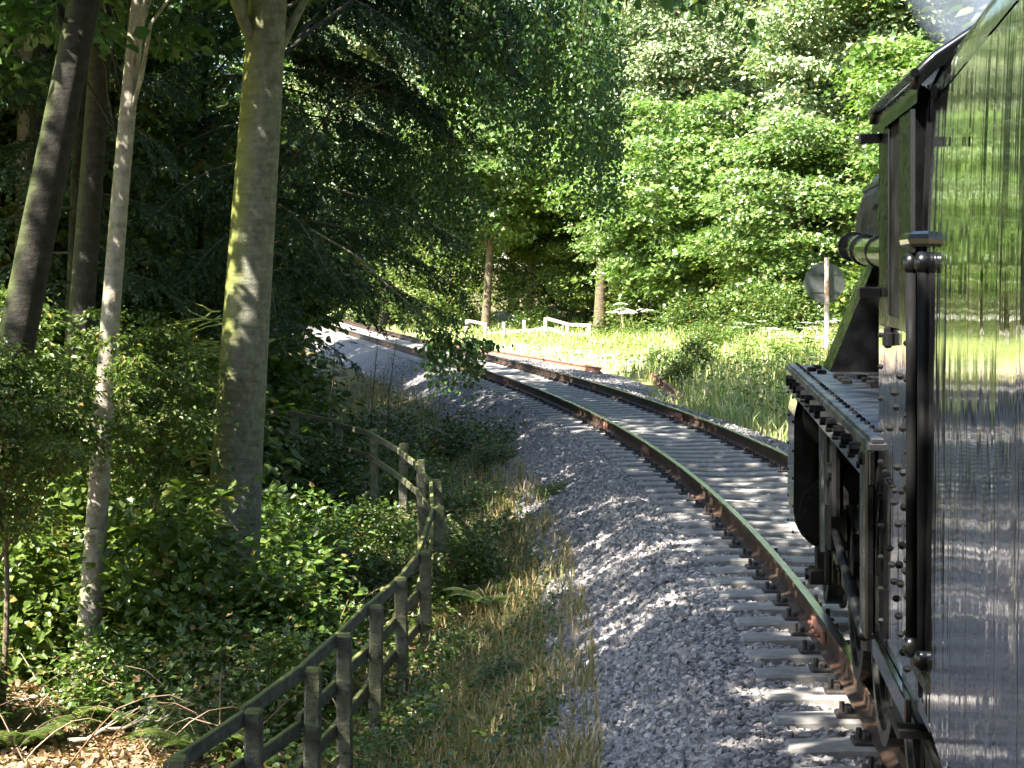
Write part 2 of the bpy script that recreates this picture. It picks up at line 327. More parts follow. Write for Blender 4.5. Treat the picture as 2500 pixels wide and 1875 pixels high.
def unit(a): return a / (np.linalg.norm(a, axis=-1, keepdims=True) + 1e-12)
def add_leaves(mb, P, D, N, L, W, shape='diamond', fold=0.18, mi=0):
    P = np.asarray(P, float); n = len(P); D = unit(D); S = unit(np.cross(D, N)); N = np.cross(S, D)
    L = np.broadcast_to(L, (n,))[:, None]; W = np.broadcast_to(W, (n,))[:, None]
    f = fold * W * N
    i = np.arange(n)[:, None]
    if shape == 'diamond':
        v = np.stack([P, P + .45 * L * D + .5 * W * S + f, P + L * D, P + .45 * L * D - .5 * W * S + f], 1)
        mb.add(v, np.concatenate([i * 4 + [0, 1, 2], i * 4 + [0, 2, 3]]), mi)
    elif shape == 'ovate':
        v = np.stack([P, P + .28 * L * D + .5 * W * S + f, P + .68 * L * D + .38 * W * S + f, P + L * D - f * .4, P + .68 * L * D - .38 * W * S + f, P + .28 * L * D - .5 * W * S + f], 1)
        mb.add(v, np.concatenate([i * 6 + [0, 1, 2, 3], i * 6 + [0, 3, 4, 5]]), mi)
    else:   # lobed
        v = np.stack([P, P + .5 * L * D + .62 * W * S + f, P + .58 * L * D + .2 * W * S, P + L * D - f * .5, P + .58 * L * D - .2 * W * S, P + .5 * L * D - .62 * W * S + f], 1)
        mb.add(v, np.concatenate([i * 6 + [0, 1, 2], i * 6 + [0, 2, 3], i * 6 + [0, 3, 4], i * 6 + [0, 4, 5]]), mi)

def rdir(n): return unit(rng.normal(size=(n, 3)))

def crown_mesh(name, rx, ry, rz, nclump, nleaf, L, mat, shape='diamond', cr=0.75, flat=0.35, aspect=0.75, inner=0.45, lobes=6):
    """foliage as flattened clumps of leaves spread through a lumpy ellipsoid"""
    mb = MB()
    d = rdir(nclump); ld = rdir(lobes); lump = (np.clip(d @ ld.T, 0, 1) ** 3).max(1) * 0.5 + 0.62
    r = (inner + (1 - inner) * rng.random(nclump) ** 0.6) * lump
    c = d * r[:, None] * np.array([rx, ry, rz])
    k = rng.integers(0, nclump, nleaf)
    sz = cr * (0.6 + 0.8 * rng.random(nclump))
    off = rng.normal(size=(nleaf, 3)) * np.array([.55, .55, .55 * flat]) * sz[k][:, None]
    off[:, 2] -= 0.18 * (off[:, 0] ** 2 + off[:, 1] ** 2) / sz[k]
    out = unit(c[k] / np.array([rx, ry, rz]))
    P = c[k] + off
    N = unit(np.array([0, 0, 1.0]) * 0.9 + out * 0.55 + rng.normal(size=(nleaf, 3)) * 0.42)
    D = unit(off * np.array([1, 1, .3]) + rng.normal(size=(nleaf, 3)) * 0.35 * cr + np.array([0, 0, -0.3 * cr]))
    Ls = L * (0.6 + 0.6 * rng.random(nleaf))
    add_leaves(mb, P, D, N, Ls, Ls * aspect, shape)
    return mb.mesh(name, mat), c

def trunk_mb(h, r0, r1, lean=(0, 0), bend=0.15, sides=14, limbs=None, flare=1.35, seed=0, n=14):
    """tapered trunk with root flare, slight bends, and limbs reaching to the given points"""
    rg = np.random.default_rng(seed + 100)
    t = np.linspace(0, 1, n)
    ph = rg.random(4) * 6.28
    x = lean[0] * t * h + bend * (np.sin(t * 5 + ph[0]) - np.sin(ph[0])) * t
    y = lean[1] * t * h + bend * (np.sin(t * 4 + ph[1]) - np.sin(ph[1])) * t
    p = np.stack([x, y, t * h - 0.25], 1)
    r = r0 + (r1 - r0) * t; r[0] *= flare; r[1] *= 1 + (flare - 1) * 0.2
    mb = MB().tube(p, r, sides)
    for (q, rb) in (limbs or []):
        q = np.asarray(q, float); tt = np.clip((q[2] / h) * 0.74, 0.12, 0.95) if h else .5
        i = tt * (n - 1); i0 = int(i); a = p[i0] + (p[min(i0 + 1, n - 1)] - p[i0]) * (i - i0)
        u = np.linspace(0, 1, 7)[:, None]
        mid = a + (q - a) * u + np.array([0, 0, 1.0]) * (np.sin(u * 3.14) * 0.10 * np.linalg.norm(q - a)) + rg.normal(size=(7, 3)) * 0.05 * np.sin(u * 3.14)
        mb.tube(mid, rb * (1 - 0.8 * u[:, 0]), 6)
    return mb

# ------------------------------------------------------------------ track line and terrain
TC = [1.6957757909882573e-11, -7.301675834409479e-09, 1.0649600380124747e-06, -4.5155170362249444e-05, -0.0027624077734194254, 0.1195519300278177, 0.991362285993997]
TD = np.polyder(TC)
def xl(y):
    """x of the left rail's centre at depth y"""
    y = np.asarray(y, float); yc = np.clip(y, -8, 122)
    return np.polyval(TC, yc) + (y - yc) * np.polyval(TD, yc)
def slope(y): return np.polyval(TD, np.clip(y, -8, 122))
G = 1.505
def sstep(a, b, x): t = np.clip((x - a) / (b - a), 0, 1); return t * t * (3 - 2 * t)
def vnoise(x, y):
    return (np.sin(x * 1.7 + 1.3 * np.sin(y * .9)) + np.sin(y * 1.3 + 1.1 * np.sin(x * 1.1 + 2)) + .5 * np.sin(x * 4.1 + y * 3.3) + .4 * np.sin(x * 7.3 - y * 6.1)) / 3
E_ = [0, .62, .85, 1.62, 3.2, 5, 8, 14, 40, 220]
LN = [-.245, -.22, -.235, -.70, -1.68, -1.92, -1.85, -1.3, 1.5, 8]
LF = [-.245, -.22, -.235, -.66, -1.0, -1.2, -1.05, -.2, 3, 9]
RN = [-.245, -.22, -.235, -.58, -.45, .35, 1.0, 1.5, 4, 10]
RM = [-.245, -.22, -.235, -.27, -.34, -.15, .3, .8, 3.5, 9.5]
RF = [-.245, -.22, -.235, -.55, -.55, -.45, -.35, 0, 3, 9]
def height(x, y):
    x = np.asarray(x, float); y = np.asarray(y, float)
    l = xl(y); el = l - x; er = x - l - G
    t = sstep(20, 34, y); zl = np.interp(el, E_, LN) * (1 - t) + np.interp(el, E_, LF) * t
    t1 = sstep(40, 51, y); t2 = sstep(56, 84, y); zr = (np.interp(er, E_, RN) * (1 - t1) + np.interp(er, E_, RM) * t1) * (1 - t2) + np.interp(er, E_, RF) * t2
    z = np.where(el > 0, zl, np.where(er > 0, zr, -.25))
    e = np.maximum(el, er)
    return z + vnoise(x, y) * 0.13 * sstep(1.6, 4, e) + vnoise(x * 3, y * 3) * 0.025 * sstep(.7, 1.2, e)

def grid_sheet(name, ys, es_fn, mat, drop=0.0):
    ys = np.asarray(ys, float); X = []; Yv = []
    for y in ys:
        e = es_fn(y); X.append(e); Yv.append(np.full(len(e), y))
    X = np.array(X); Yv = np.array(Yv); Z = height(X, Yv) - drop
    n, m_ = X.shape
    v = np.stack([X, Yv, Z], -1).reshape(-1, 3)
    i = np.arange(n - 1)[:, None] * m_; j = np.arange(m_ - 1)[None, :]
    q = np.stack([i + j, i + j + 1, i + m_ + j + 1, i + m_ + j], -1).reshape(-1, 4)
    return MB().add(v, q).build(name, mat, smooth=True)
lat = np.concatenate([-np.geomspace(220, 6, 22), np.linspace(-5.8, -.02, 34)])
lat_r = np.concatenate([np.linspace(.02, 8, 40), np.geomspace(8.3, 220, 22)])
yrows = np.concatenate([np.linspace(-150, -10, 12), np.linspace(-8, 60, 150), np.linspace(60.8, 130, 80), np.linspace(140, 420, 20)])
gr = grid_sheet('ground', yrows, lambda y: np.concatenate([xl(y) + lat, xl(y) + G + lat_r]), 'ground', drop=0.03)
tag(gr, kind='structure')
gv = gr.data.attributes.new('verge', 'FLOAT', 'POINT')
co = np.zeros(len(gr.data.vertices) * 3, np.float32); gr.data.vertices.foreach_get('co', co); co = co.reshape(-1, 3)
gv.data.foreach_set('value', (sstep(1.0, 3.0, co[:, 0] - xl(co[:, 1]) - G) * (1 - sstep(8.5, 11, co[:, 0] - xl(co[:, 1]) - G))).astype(np.float32))
def sandy(x, y):
    er = x - xl(y) - G; return np.clip(sstep(1.5, 2.2, er) * (1 - sstep(4.2, 5.6, er)) * sstep(52, 57, y) * (1 - sstep(78, 86, y)) + .35 * vnoise(x * 2, y) * sstep(1.5, 2.2, er) * (1 - sstep(4.5, 6, er)), 0, 1)
gs = gr.data.attributes.new('sand', 'FLOAT', 'POINT'); gs.data.foreach_set('value', sandy(co[:, 0], co[:, 1]).astype(np.float32))
bl = np.concatenate([np.linspace(-1.75, -.02, 16)]); brr = np.linspace(.02, 2.25, 18)
bed = grid_sheet('ballast_bed', np.concatenate([np.linspace(-8, 60, 260), np.linspace(60.6, 130, 90)]),
                 lambda y: np.concatenate([xl(y) + bl + 0.09 * math.sin(y * 1.9) * np.clip(-bl - .9, 0, 1), [xl(y) + .5, xl(y) + 1.0], xl(y) + G + brr]), 'ballast', drop=0.0)
tag(bed, kind='structure')

# ballast stones: real geometry
def stones(n, ymin, ymax, smin, smax, wid, lift=0.0):
    base = np.array([(-1, -1, -.7), (1, -.9, -.6), (.9, 1, -.7), (-.9, .9, -.6), (-.7, -.6, .7), (.8, -.7, .55), (.6, .7, .75), (-.8, .7, .6)])
    fq = np.array([(0, 3, 2, 1), (4, 5, 6, 7), (0, 1, 5, 4), (1, 2, 6, 5), (2, 3, 7, 6), (3, 0, 4, 7)])
    # denser near the camera
    u = rng.random(n); y = 1 / (1 / ymin + (1 / ymax - 1 / ymin) * u)
    e = wid[0] + (wid[1] - wid[0]) * rng.random(n)
    x = xl(y) + e; keep = np.abs(e) > .09; keep &= np.abs(e - G) > .09
    ph = (y + (x - xl(y) - G / 2) * slope(y) - 6.0) / .63; ph = np.abs(ph - np.round(ph)) * .63
    keep &= ~((ph < .165) & (e > -.43 - .1 * rng.random(n)) & (e < G + .46)); keep &= ~((np.abs(e) < .24) & (rng.random(n) < .5))
    x, y = x[keep], y[keep]; n = len(x)
    s = smin + (smax - smin) * rng.random(n) ** 1.5
    z = height(x, y) + s * 0.25 + lift
    v = base[None] * (1 + rng.normal(size=(n, 8, 3)) * 0.28) * s[:, None, None] * (0.7 + 0.6 * rng.random((n, 1, 3))) * .5
    a, b_ = rng.random(n) * 6.28, rng.normal(size=n) * .6
    ca, sa, cb, sb = np.cos(a), np.sin(a), np.cos(b_), np.sin(b_)
    vy = v[..., 1] * cb[:, None] - v[..., 2] * sb[:, None]; vz = v[..., 1] * sb[:, None] + v[..., 2] * cb[:, None]
    vx = v[..., 0] * ca[:, None] - vy * sa[:, None]; vy2 = v[..., 0] * sa[:, None] + vy * ca[:, None]
    v = np.stack([vx + x[:, None], vy2 + y[:, None], vz + z[:, None]], -1)
    return v.reshape(-1, 3), (np.arange(n)[:, None, None] * 8 + fq[None]).reshape(-1, 4)
mb = MB(); mb.add(*stones(104000, 9, 62, .018, .048, (-1.8, 3.6)))
tag(mb.build('ballast_stones', 'stone'), 'grey violet crushed stone ballast heaped around the curving track', 'gravel', kind='stuff')

# ------------------------------------------------------------------ railway track
track = thing('railway_track', (float(xl(30) + G / 2), 30, -.2), 'single railway track curving away to the left, rusty rails on pale sleepers', 'railway track')
def par(o):
    o.parent = track; o.matrix_parent_inverse = __import__('mathutils').Matrix.Translation(-Vector(track.location)); return o
ry = np.concatenate([np.arange(-8, 40, .5), np.arange(40, 130, 1.0)])
PROF = [(-.070, -.160), (.070, -.160), (.068, -.148), (.013, -.128), (.010, -.05), (.033, -.034), (.036, -.008), (.028, 0), (-.028, 0), (-.036, -.008), (-.033, -.034), (-.010, -.05), (-.013, -.128), (-.068, -.148)]
def rail_mesh(ys, off, prof=PROF, zo=0.0):
    pr = np.array(prof); n = len(pr); v = []
    for y in ys:
        a = math.atan(slope(y)); nx, ny = math.cos(a), -math.sin(a)
        px, py = xl(y) + off * 1.0, y
        v.append(np.stack([px + pr[:, 0] * nx, py + pr[:, 0] * ny, pr[:, 1] + zo], 1))
    v = np.vstack(v); m_ = len(ys)
    mb = MB(); i = np.arange(m_ - 1)[:, None] * n; j = np.arange(n); j2 = (j + 1) % n
    q = np.stack([i + j, i + j2, i + n + j2, i + n + j], -1)
    top = 7
    mb.v.append(v); mb.n += len(v)
    for jj in range(n):
        mb.f[4].append(q[:, jj]); mb.m[4].append(np.full(m_ - 1, 1 if jj == top else 0))
    return mb
for off in (0, G):
    par(rail_mesh(ry, off).build('rail', ['rust', 'railtop']))
# sleepers
def sleeper_mesh():
    a, b_, h = 1.26, .135, .17
    mb = MB()
    xs = np.array([-1.26, -1.24, -.95, -.55, -.2, .2, .55, .95, 1.24, 1.26]); top = np.array([-.035, -.012, 0, -.004, -.02, -.02, -.004, 0, -.012, -.035])
    v = []
    for x_, t_ in zip(xs, top):
        v += [(x_, -b_, -h), (x_, -b_, t_ - .015), (x_, -b_ + .022, t_), (x_, b_ - .022, t_), (x_, b_, t_ - .015), (x_, b_, -h)]
    n = len(xs); q = []
    for i in range(n - 1):
        for j in range(5): q.append((i * 6 + j, (i + 1) * 6 + j, (i + 1) * 6 + j + 1, i * 6 + j + 1))
    q += [(0, 1, 4, 5), (1, 2, 3, 4), ((n - 1) * 6, (n - 1) * 6 + 5, (n - 1) * 6 + 4, (n - 1) * 6 + 1), ((n - 1) * 6 + 1, (n - 1) * 6 + 4, (n - 1) * 6 + 3, (n - 1) * 6 + 2)]
    mb.add(v, q); return mb.mesh('sleeper', 'concrete')
SM = sleeper_mesh()
pm = MB(); pm.bbox((-.17, -.085, 0), (.17, .085, .022), .008)
for sx in (-1, 1):
    pm.bbox((sx * .10 - .022, -.05, .02), (sx * .10 + .022, .05, .058), .01)
    pm.tube([(sx * .135, 0, .02), (sx * .135, 0, .075)], .016, 6)
PM = pm.mesh('baseplate', 'iron')
y = 6.0; k = 0
while y < 118:
    a = math.atan(slope(y)) ; j = random.uniform(-.012, .012)
    cx = float(xl(y)) + G / 2 * math.cos(a)
    s_ = par(obj('sleeper', SM, None, (cx + random.uniform(-.02, .02), y + j, -.178), (random.uniform(-.004, .004), random.uniform(-.003, .003), -a + random.uniform(-.008, .008))))
    if y < 48:
        for sx in (-1, 1):
            obj('baseplate', PM, s_, (sx * G / 2, 0, -.001))
    y += 0.63; k += 1
# fishplates at the rail joints, bright rust colour standing for sunlit orange patches
fm = MB()
for sx in (-1, 1):
    fm.bbox((sx * .030 - .014, -.32, -.135), (sx * .030 + .014, .32, -.045), .006)
    for yy in (-.24, -.1, .1, .24): fm.tube([(sx * .04, yy, -.09), (sx * .068, yy, -.09)], .019, 6)
FM = fm.mesh('fishplate', 'rust_bright')
for yy, off in ((13.3, 0), (31.4, 0), (26.9, 0), (44.5, 0), (33.5, G), (62, 0), (58, G)):
    a = math.atan(slope(yy)); par(obj('fishplate', FM, None, (float(xl(yy)) + off, yy, 0), (0, 0, -a)))
# spare rails lying beside the track
def loose_rail(p0, p1, label, flip=True):
    p0, p1 = Vector(p0), Vector(p1); d = p1 - p0; L = d.length
    pr = np.array(PROF); pr[:, 1] += .16
    n = len(pr); v = []
    for t in np.linspace(0, L, 9): v.append(np.stack([pr[:, 0], np.full(n, t), pr[:, 1]], 1))
    v = np.vstack(v); mb = MB(); i = np.arange(8)[:, None] * n; jx = np.arange(n); j2 = (jx + 1) % n
    mb.addm(np.vstack([v, v[:n].mean(0), v[-n:].mean(0)]), [np.stack([i + jx, i + j2, i + n + j2, i + n + jx], -1).reshape(-1, 4),
            np.vstack([np.stack([np.full(n, 9 * n), j2, jx], -1), np.stack([np.full(n, 9 * n + 1), 8 * n + jx, 8 * n + j2], -1)])])
    o = mb.build('spare_rail', 'rust_bright'); o.location = p0
    o.rotation_euler = (math.asin(d.z / L), 0, math.atan2(-d.x, d.y))
    tag(o, label, 'rail', 'spare rails lying beside the track'); return o
def onr(px_, Y, dz=0.0):
    X = (px_ - 1250) * Y / 5000; return (X, Y, float(height(X, Y)) + dz)
loose_rail((float(xl(52)) + G + 2.0, 52, float(height(xl(52) + G + 2.0, 52)) + .0), (float(xl(86)) + G + 1.75, 86, float(height(xl(86) + G + 1.75, 86)) + .0), 'long rusty spare rail lying on the ballast beside the far side of the track')
loose_rail(onr(1660, 44, -.02), onr(1590, 50, 0), 'short rusty rail end half buried in grass nearer the engine')

# ------------------------------------------------------------------ locomotive
TH = R(5.04)
loco = thing('steam_locomotive', (1.68 * math.cos(TH) + 10 * math.sin(TH), -1.68 * math.sin(TH) + 10 * math.cos(TH), 0),
             'black steam locomotive with riveted cab and high running plate, seen from behind its cab', 'locomotive', rz=-TH)
U0, V0 = 1.68, 10.0
class LB(MB):
    def bx(s, u, v, z, c=0.0, mi=0):
        a = (u[0] - U0, v[0] - V0, z[0]); b = (u[1] - U0, v[1] - V0, z[1])
        return s.bbox(a, b, c, mi) if c else s.box(a, b, mi)
    def tb(s, pts, r, sides=10, mi=0):
        return s.tube([(p[0] - U0, p[1] - V0, p[2]) for p in pts], r, sides, True, mi)
    def part(s, name, mat, parent=None, smooth=False):
        return s.build(name, mat, parent or loco, smooth)
def rivet(mb, u, v, z, r=.011, ax=0):
    d = [0, 0, 0]; d[ax] = -1 if ax == 0 else 1
    p = np.array((u, v, z), float); d = np.array(d, float)
    mb.tb([p, p + d * r * .6, p + d * r], [r, r * .85, r * .3], 6)
# running plate
pl = LB().bx((.585, 1.25), (6.95, 13.0), (1.615, 1.64), .006).part('running_plate', 'plate')
LB().bx((.590, .612), (6.95, 12.98), (1.50, 1.6145), .004).part('valance', 'gloss', pl)
LB().bx((.596, .655), (6.95, 12.9), (1.6405, 1.655), .004).part('edge_strip', 'plate', pl)
rv = LB()
for v in np.arange(7.05, 12.9, .19): rivet(rv, .64, v, 1.655, .013, 2)
for v in np.arange(7.1, 12.9, .42):
    rv.tb([(.592, v, 1.575), (.566, v, 1.575)], [.026, .024], 6)
    rv.tb([(.592, v + .2, 1.535), (.575, v + .2, 1.535)], [.015, .013], 6)
for (u, v) in ((.74, 11.9), (.80, 11.4), (.8, 11.1), (.8, 10.8), (.92, 11.3), (.92, 11.0), (.92, 10.7), (.92, 10.4), (.84, 9.0), (.9, 9.2), (1.02, 11.6), (.7, 12.2), (.75, 12.5)):
    rv.bx((u - .025, u + .025), (v - .05, v + .05), (1.6405, 1.662), .006)
tag(rv.part('bolts', 'matt', pl), kind='stuff')
# boiler, smokebox, steam pipe, chimney
def ring(cu, cz, r, v, n=32):
    t = np.linspace(0, 2 * np.pi, n, endpoint=False); return np.stack([cu + r * np.cos(t) - U0, np.full(n, v - V0), cz + r * np.sin(t)], 1)
LB().tb([(1.68, 6.95, 2.5), (1.68, 12.2, 2.5)], .60, 32).part('boiler', 'black', smooth=False)
LB().tb([(1.68, 12.21, 2.5), (1.68, 14.0, 2.5)], .585, 32).part('smokebox', 'grime')
for v in (7.9, 9.2, 10.5, 11.8): LB().tb([(1.68, v - .03, 2.5), (1.68, v + .03, 2.5)], .606, 32).part('boiler_band', 'gloss')
LB().tb([(1.68, 13.2, 3.05), (1.68, 13.2, 3.18), (1.68, 13.2, 3.35), (1.68, 13.2, 3.5), (1.68, 13.2, 3.56)], [.30, .21, .19, .21, .23], 20).part('chimney', 'black')
LB().prism([(a - U0, z) for a, z in ((.80, 1.642), (1.22, 1.642), (1.22, 2.32), (1.05, 2.26))], 1, 12.1 - V0, 12.75 - V0).part('steam_pipe_casing', 'black')
LB().prism([(a - U0, z) for a, z in ((1.10, .9), (2.26, .9), (2.26, 2.1), (1.10, 2.1))], 1, 12.8 - V0, 14 - V0).part('smokebox_saddle', 'grime')
ep = LB().tb([(1.02, 13.4, 2.40), (.985, 11.6, 2.335), (1.0, 9.5, 2.30), (1.0, 7.0, 2.30)], .078, 16)
ep = ep.part('ejector_pipe', 'gloss')
for v, z in ((12.9, 2.382), (12.0, 2.35), (11.0, 2.327), (9.6, 2.301)): LB().tb([(1.0 if v < 11.5 else .995, v - .03, z), (1.0 if v < 11.5 else .995, v + .03, z)], .094, 16).part('pipe_flange', 'black', ep)
LB().tb([(1.03, 7.0, 2.72), (1.03, 12.4, 2.72), (1.05, 12.7, 2.72)], .017, 8).part('boiler_handrail', 'steel')
# cylinder block
st = []
for t in np.linspace(0, math.pi, 9): st.append((.86 + .24 * math.cos(t), 1.34 + .24 * math.sin(t)))
for t in np.linspace(math.pi, 2 * math.pi, 11): st.append((.86 + .245 * math.cos(t), .76 + .245 * math.sin(t)))
cy = LB().prism([(a - U0, z) for a, z in st], 1, 12.65 - V0, 13.45 - V0).part('cylinder_block', 'gloss')
cv = LB(); cv.tb([(.86, 12.65, .76), (.86, 12.60, .76)], .21, 24); cv.tb([(.86, 12.66, 1.34), (.86, 12.6, 1.34)], .19, 20)
for t in np.linspace(0, 6.28, 13)[:-1]: cv.tb([(.86 + .17 * math.cos(t), 12.6, .76 + .17 * math.sin(t)), (.86 + .17 * math.cos(t), 12.57, .76 + .17 * math.sin(t))], .016, 6)
cv.part('cylinder_cover', 'grime', cy)
rb = LB()
for z in (.62, .78, .95, 1.12, 1.3, 1.45): rivet(rb, .622, 12.75, z, .012, 0); rivet(rb, .622, 13.38, z, .012, 0)
tag(rb.part('rivets', 'matt', cy), kind='stuff')
dc = LB().bx((.70, .88), (12.45, 12.66), (.34, .43), .01); dc.tb([(.68, 12.55, .39), (.70, 12.55, .39)], .035, 8); dc.bx((.74, .80), (12.5, 12.6), (.43, .56), .01)
dc.part('drain_cock', 'grime', cy)
# motion
LB().bx((.80, .86), (11.55, 12.62), (.90, .945), .006).part('slide_bar', 'steel')
LB().bx((.80, .86), (11.55, 12.62), (.585, .63), .006).part('slide_bar', 'steel')
LB().bx((.77, .90), (11.85, 12.15), (.63, .90), .02).part('crosshead', 'grime')
LB().tb([(.85, 12.15, .765), (.85, 12.65, .765)], .034, 12).part('piston_rod', 'steel')
LB().tb([(.81, 12.0, .76), (.81, 9.8, .5)], [.022, .03], 8).part('connecting_rod', 'grime', smooth=True)
LB().bx((.83, .875), (8.0, 11.6), (.47, .56), .01).part('coupling_rod', 'grime')
LB().tb([(.82, 12.5, 1.30), (.78, 11.2, 1.16)], .03, 8).part('valve_rod', 'steel')
LB().tb([(.79, 12.0, .62), (.79, 12.05, .42), (.80, 12.25, .5)], .024, 8).part('union_link', 'grime')
LB().tb([(.78, 12.35, 1.36), (.77, 12.1, .58)], .03, 8).part('combination_lever', 'steel')
el = LB().bx((.74, .80), (11.0, 11.22), (.92, 1.42), .02); el.tb([(.72, 11.1, 1.15), (.84, 11.1, 1.15)], .05, 10); el.part('expansion_link', 'grime')
LB().bx((.72, 1.1), (11.3, 11.4), (.95, 1.6), .01).part('motion_bracket', 'grime')
# frames and wheels
LB().bx((1.10, 1.13), (5.6, 14.2), (.55, 1.6)).part('frame_plate', 'grime')
LB().bx((2.23, 2.26), (5.6, 14.2), (.55, 1.6)).part('frame_plate', 'grime')
LB().bx((1.16, 2.2), (5.7, 9.0), (.5, 1.58)).part('ashpan', 'grime')
def wheel(r, spokes, w_=.13):
    mb = MB(); mb2 = MB(); n = 40
    t = np.linspace(0, 2 * np.pi, n, endpoint=False)
    def band(prof, m_):
        v = np.vstack([np.stack([np.full(n, x_), rr * np.cos(t), rr * np.sin(t)], 1) for x_, rr in prof]); k_ = len(prof); j = np.arange(n); j2 = (j + 1) % n
        for i in range(k_): pass
        q = np.concatenate([np.stack([i * n + j, i * n + j2, ((i + 1) % k_) * n + j2, ((i + 1) % k_) * n + j], -1) for i in range(k_)]); m_.add(v, q)
    band([(0, r), (0, r - .07), (w_, r - .07), (w_, r + .028), (w_ - .03, r + .03), (w_ - .035, r)], mb2)
    band([(.02, r - .071), (.02, r - .13), (w_ - .02, r - .13), (w_ - .02, r - .071)], mb)
    mb.tube([(-.02, 0, 0), (w_, 0, 0)], .13, 16)
    for k_ in range(spokes):
        a = k_ * 2 * math.pi / spokes; d = np.array([0, math.cos(a), math.sin(a)])
        mb.tube([np.array([.06, 0, 0]) + d * .11, np.array([.06, 0, 0]) + d * (r - .12)], [.034, .026], 6)
    return mb.mesh('wheel_centre', 'grime'), mb2.mesh('tyre', 'steel')
WC, WT = wheel(.66, 15); WC2, WT2 = wheel(.42, 10)
for v, wc, wt, r in ((11.3, WC, WT, .66), (9.75, WC, WT, .66), (8.2, WC, WT, .66), (13.9, WC2, WT2, .42), (6.3, WC2, WT2, .42)):
    for side in (0, 1):
        u = .885 if side == 0 else 2.475
        wo = obj('wheel', wc, loco, (u - U0, v - V0, r + .002), (random.random() * 6, 0, math.pi if side else 0)); obj('tyre', wt, wo)
for v in (10.55, 8.95): LB().bx((.86, .98), (v - .05, v + .05), (.3, .95), .02).part('brake_hanger', 'grime')
# cab
cab = LB().bx((.62, .645), (5.78, 6.93), (1.0, 2.04), .004).part('cab_side', 'coach')
LB().bx((.62, .65), (6.60, 6.93), (2.04, 2.735), .004).part('cab_front_pillar', 'black')
LB().bx((.61, .66), (5.82, 6.16), (2.04, 2.735), .012).part('cab_rear_pillar', 'black')
LB().bx((.628, .636), (6.16, 6.60), (2.06, 2.70)).part('cab_window', 'grime')
for za, zb_ in ((2.042, 2.075), (2.69, 2.735)): LB().bx((.612, .648), (6.17, 6.59), (za, zb_), .004).part('window_frame', 'black')
LB().bx((2.715, 2.74), (5.78, 6.93), (1.0, 2.735), .004).part('cab_side', 'black')
LB().bx((.646, 2.715), (6.90, 6.93), (1.0, 2.735)).part('cab_front', 'grime')
LB().bx((.646, 2.715), (5.3, 6.9), (1.0, 1.05)).part('cab_floor', 'grime')
# bunker behind the cab
LB().bx((.70, 2.66), (4.95, 5.5), (1.0, 2.25), .02).part('bunker', 'grime')
LB().bx((.62, .64), (5.45, 5.775), (1.0, 1.18), .004).part('cab_door_step', 'gloss')
rp = [(.605, 2.70), (.612, 2.745), (.66, 2.79), (.757, 2.855), (.95, 2.97), (1.25, 3.07), (1.68, 3.11)]
rp = rp + [(3.36 - u, z) for u, z in rp[-2::-1]]
lo_ = [(u, z - .03) for u, z in rp][::-1]
mb = LB(); n = len(rp)
for i in range(n - 1):
    (a, za), (b_, zb) = rp[i], rp[i + 1]
    mb.prism([(a - U0, za - .03), (b_ - U0, zb - .03), (b_ - U0, zb), (a - U0, za)], 1, 5.62 - V0, 7.02 - V0)
roof = mb.part('cab_roof', 'gloss')
LB().tb([(.60, 7.02, 2.752), (.60, 5.62, 2.752)], .012, 8).part('rain_gutter', 'black', roof)
for v_ in (5.66, 6.95): LB().tb([(u, v_, z + .008) for u, z in rp[:8]], .016, 8).part('roof_beading', 'black', roof, True)
mb = LB(); mb.bx((1.1, 1.6), (6.1, 6.6), (3.05, 3.16), .02); mb.part('roof_ventilator', 'black', roof)
# rivets on the cab side
rb = LB()
for z in np.arange(1.06, 2.04, .105): rivet(rb, .62, 6.86, z, .010); rivet(rb, .62, 6.02, z, .011)
for (v, z) in ((6.62, 1.98), (6.55, 1.72), (6.42, 1.5), (6.40, 1.84), (6.34, 1.80), (6.22, 1.9), (6.12, 1.62), (6.3, 1.62), (6.28, 1.45), (6.16, 1.40), (6.2, 1.28), (6.14, 1.75), (6.1, 1.52), (6.05, 1.34), (6.25, 1.33), (6.18, 1.56)):
    rivet(rb, .62, v, z, .013)
for k_ in range(7): rivet(rb, .62, 6.55 - .07 * k_, 1.34 - .042 * k_ + .0, .012); rivet(rb, .62, 6.75 - .06 * k_, 1.575 - .006 * k_, .010)
for (v, z) in ((6.5, 2.02), (6.56, 2.0), (6.45, 2.005)): rb.bx((.600, .62), (v - .03, v + .03), (z - .02, z + .02), .004)
tag(rb.part('rivets', 'matt', cab), kind='stuff')
LB().bx((.578, .612), (6.96, 7.2), (.98, 1.6135), .008).part('cab_step_bracket', 'black')
LB().bx((.60, .62), (5.9, 6.95), (.93, .998), .004).part('cab_valance', 'gloss')
# wind deflector glass on the cab side
dg = LB().bx((.556, .617), (6.86, 6.867), (2.165, 2.64)).part('wind_deflector', 'glass')
LB().bx((.548, .622), (6.845, 6.885), (2.64, 2.672), .005).part('bracket', 'black', dg)
LB().bx((.545, .622), (6.845, 6.885), (2.13, 2.164), .005).part('bracket', 'black', dg)
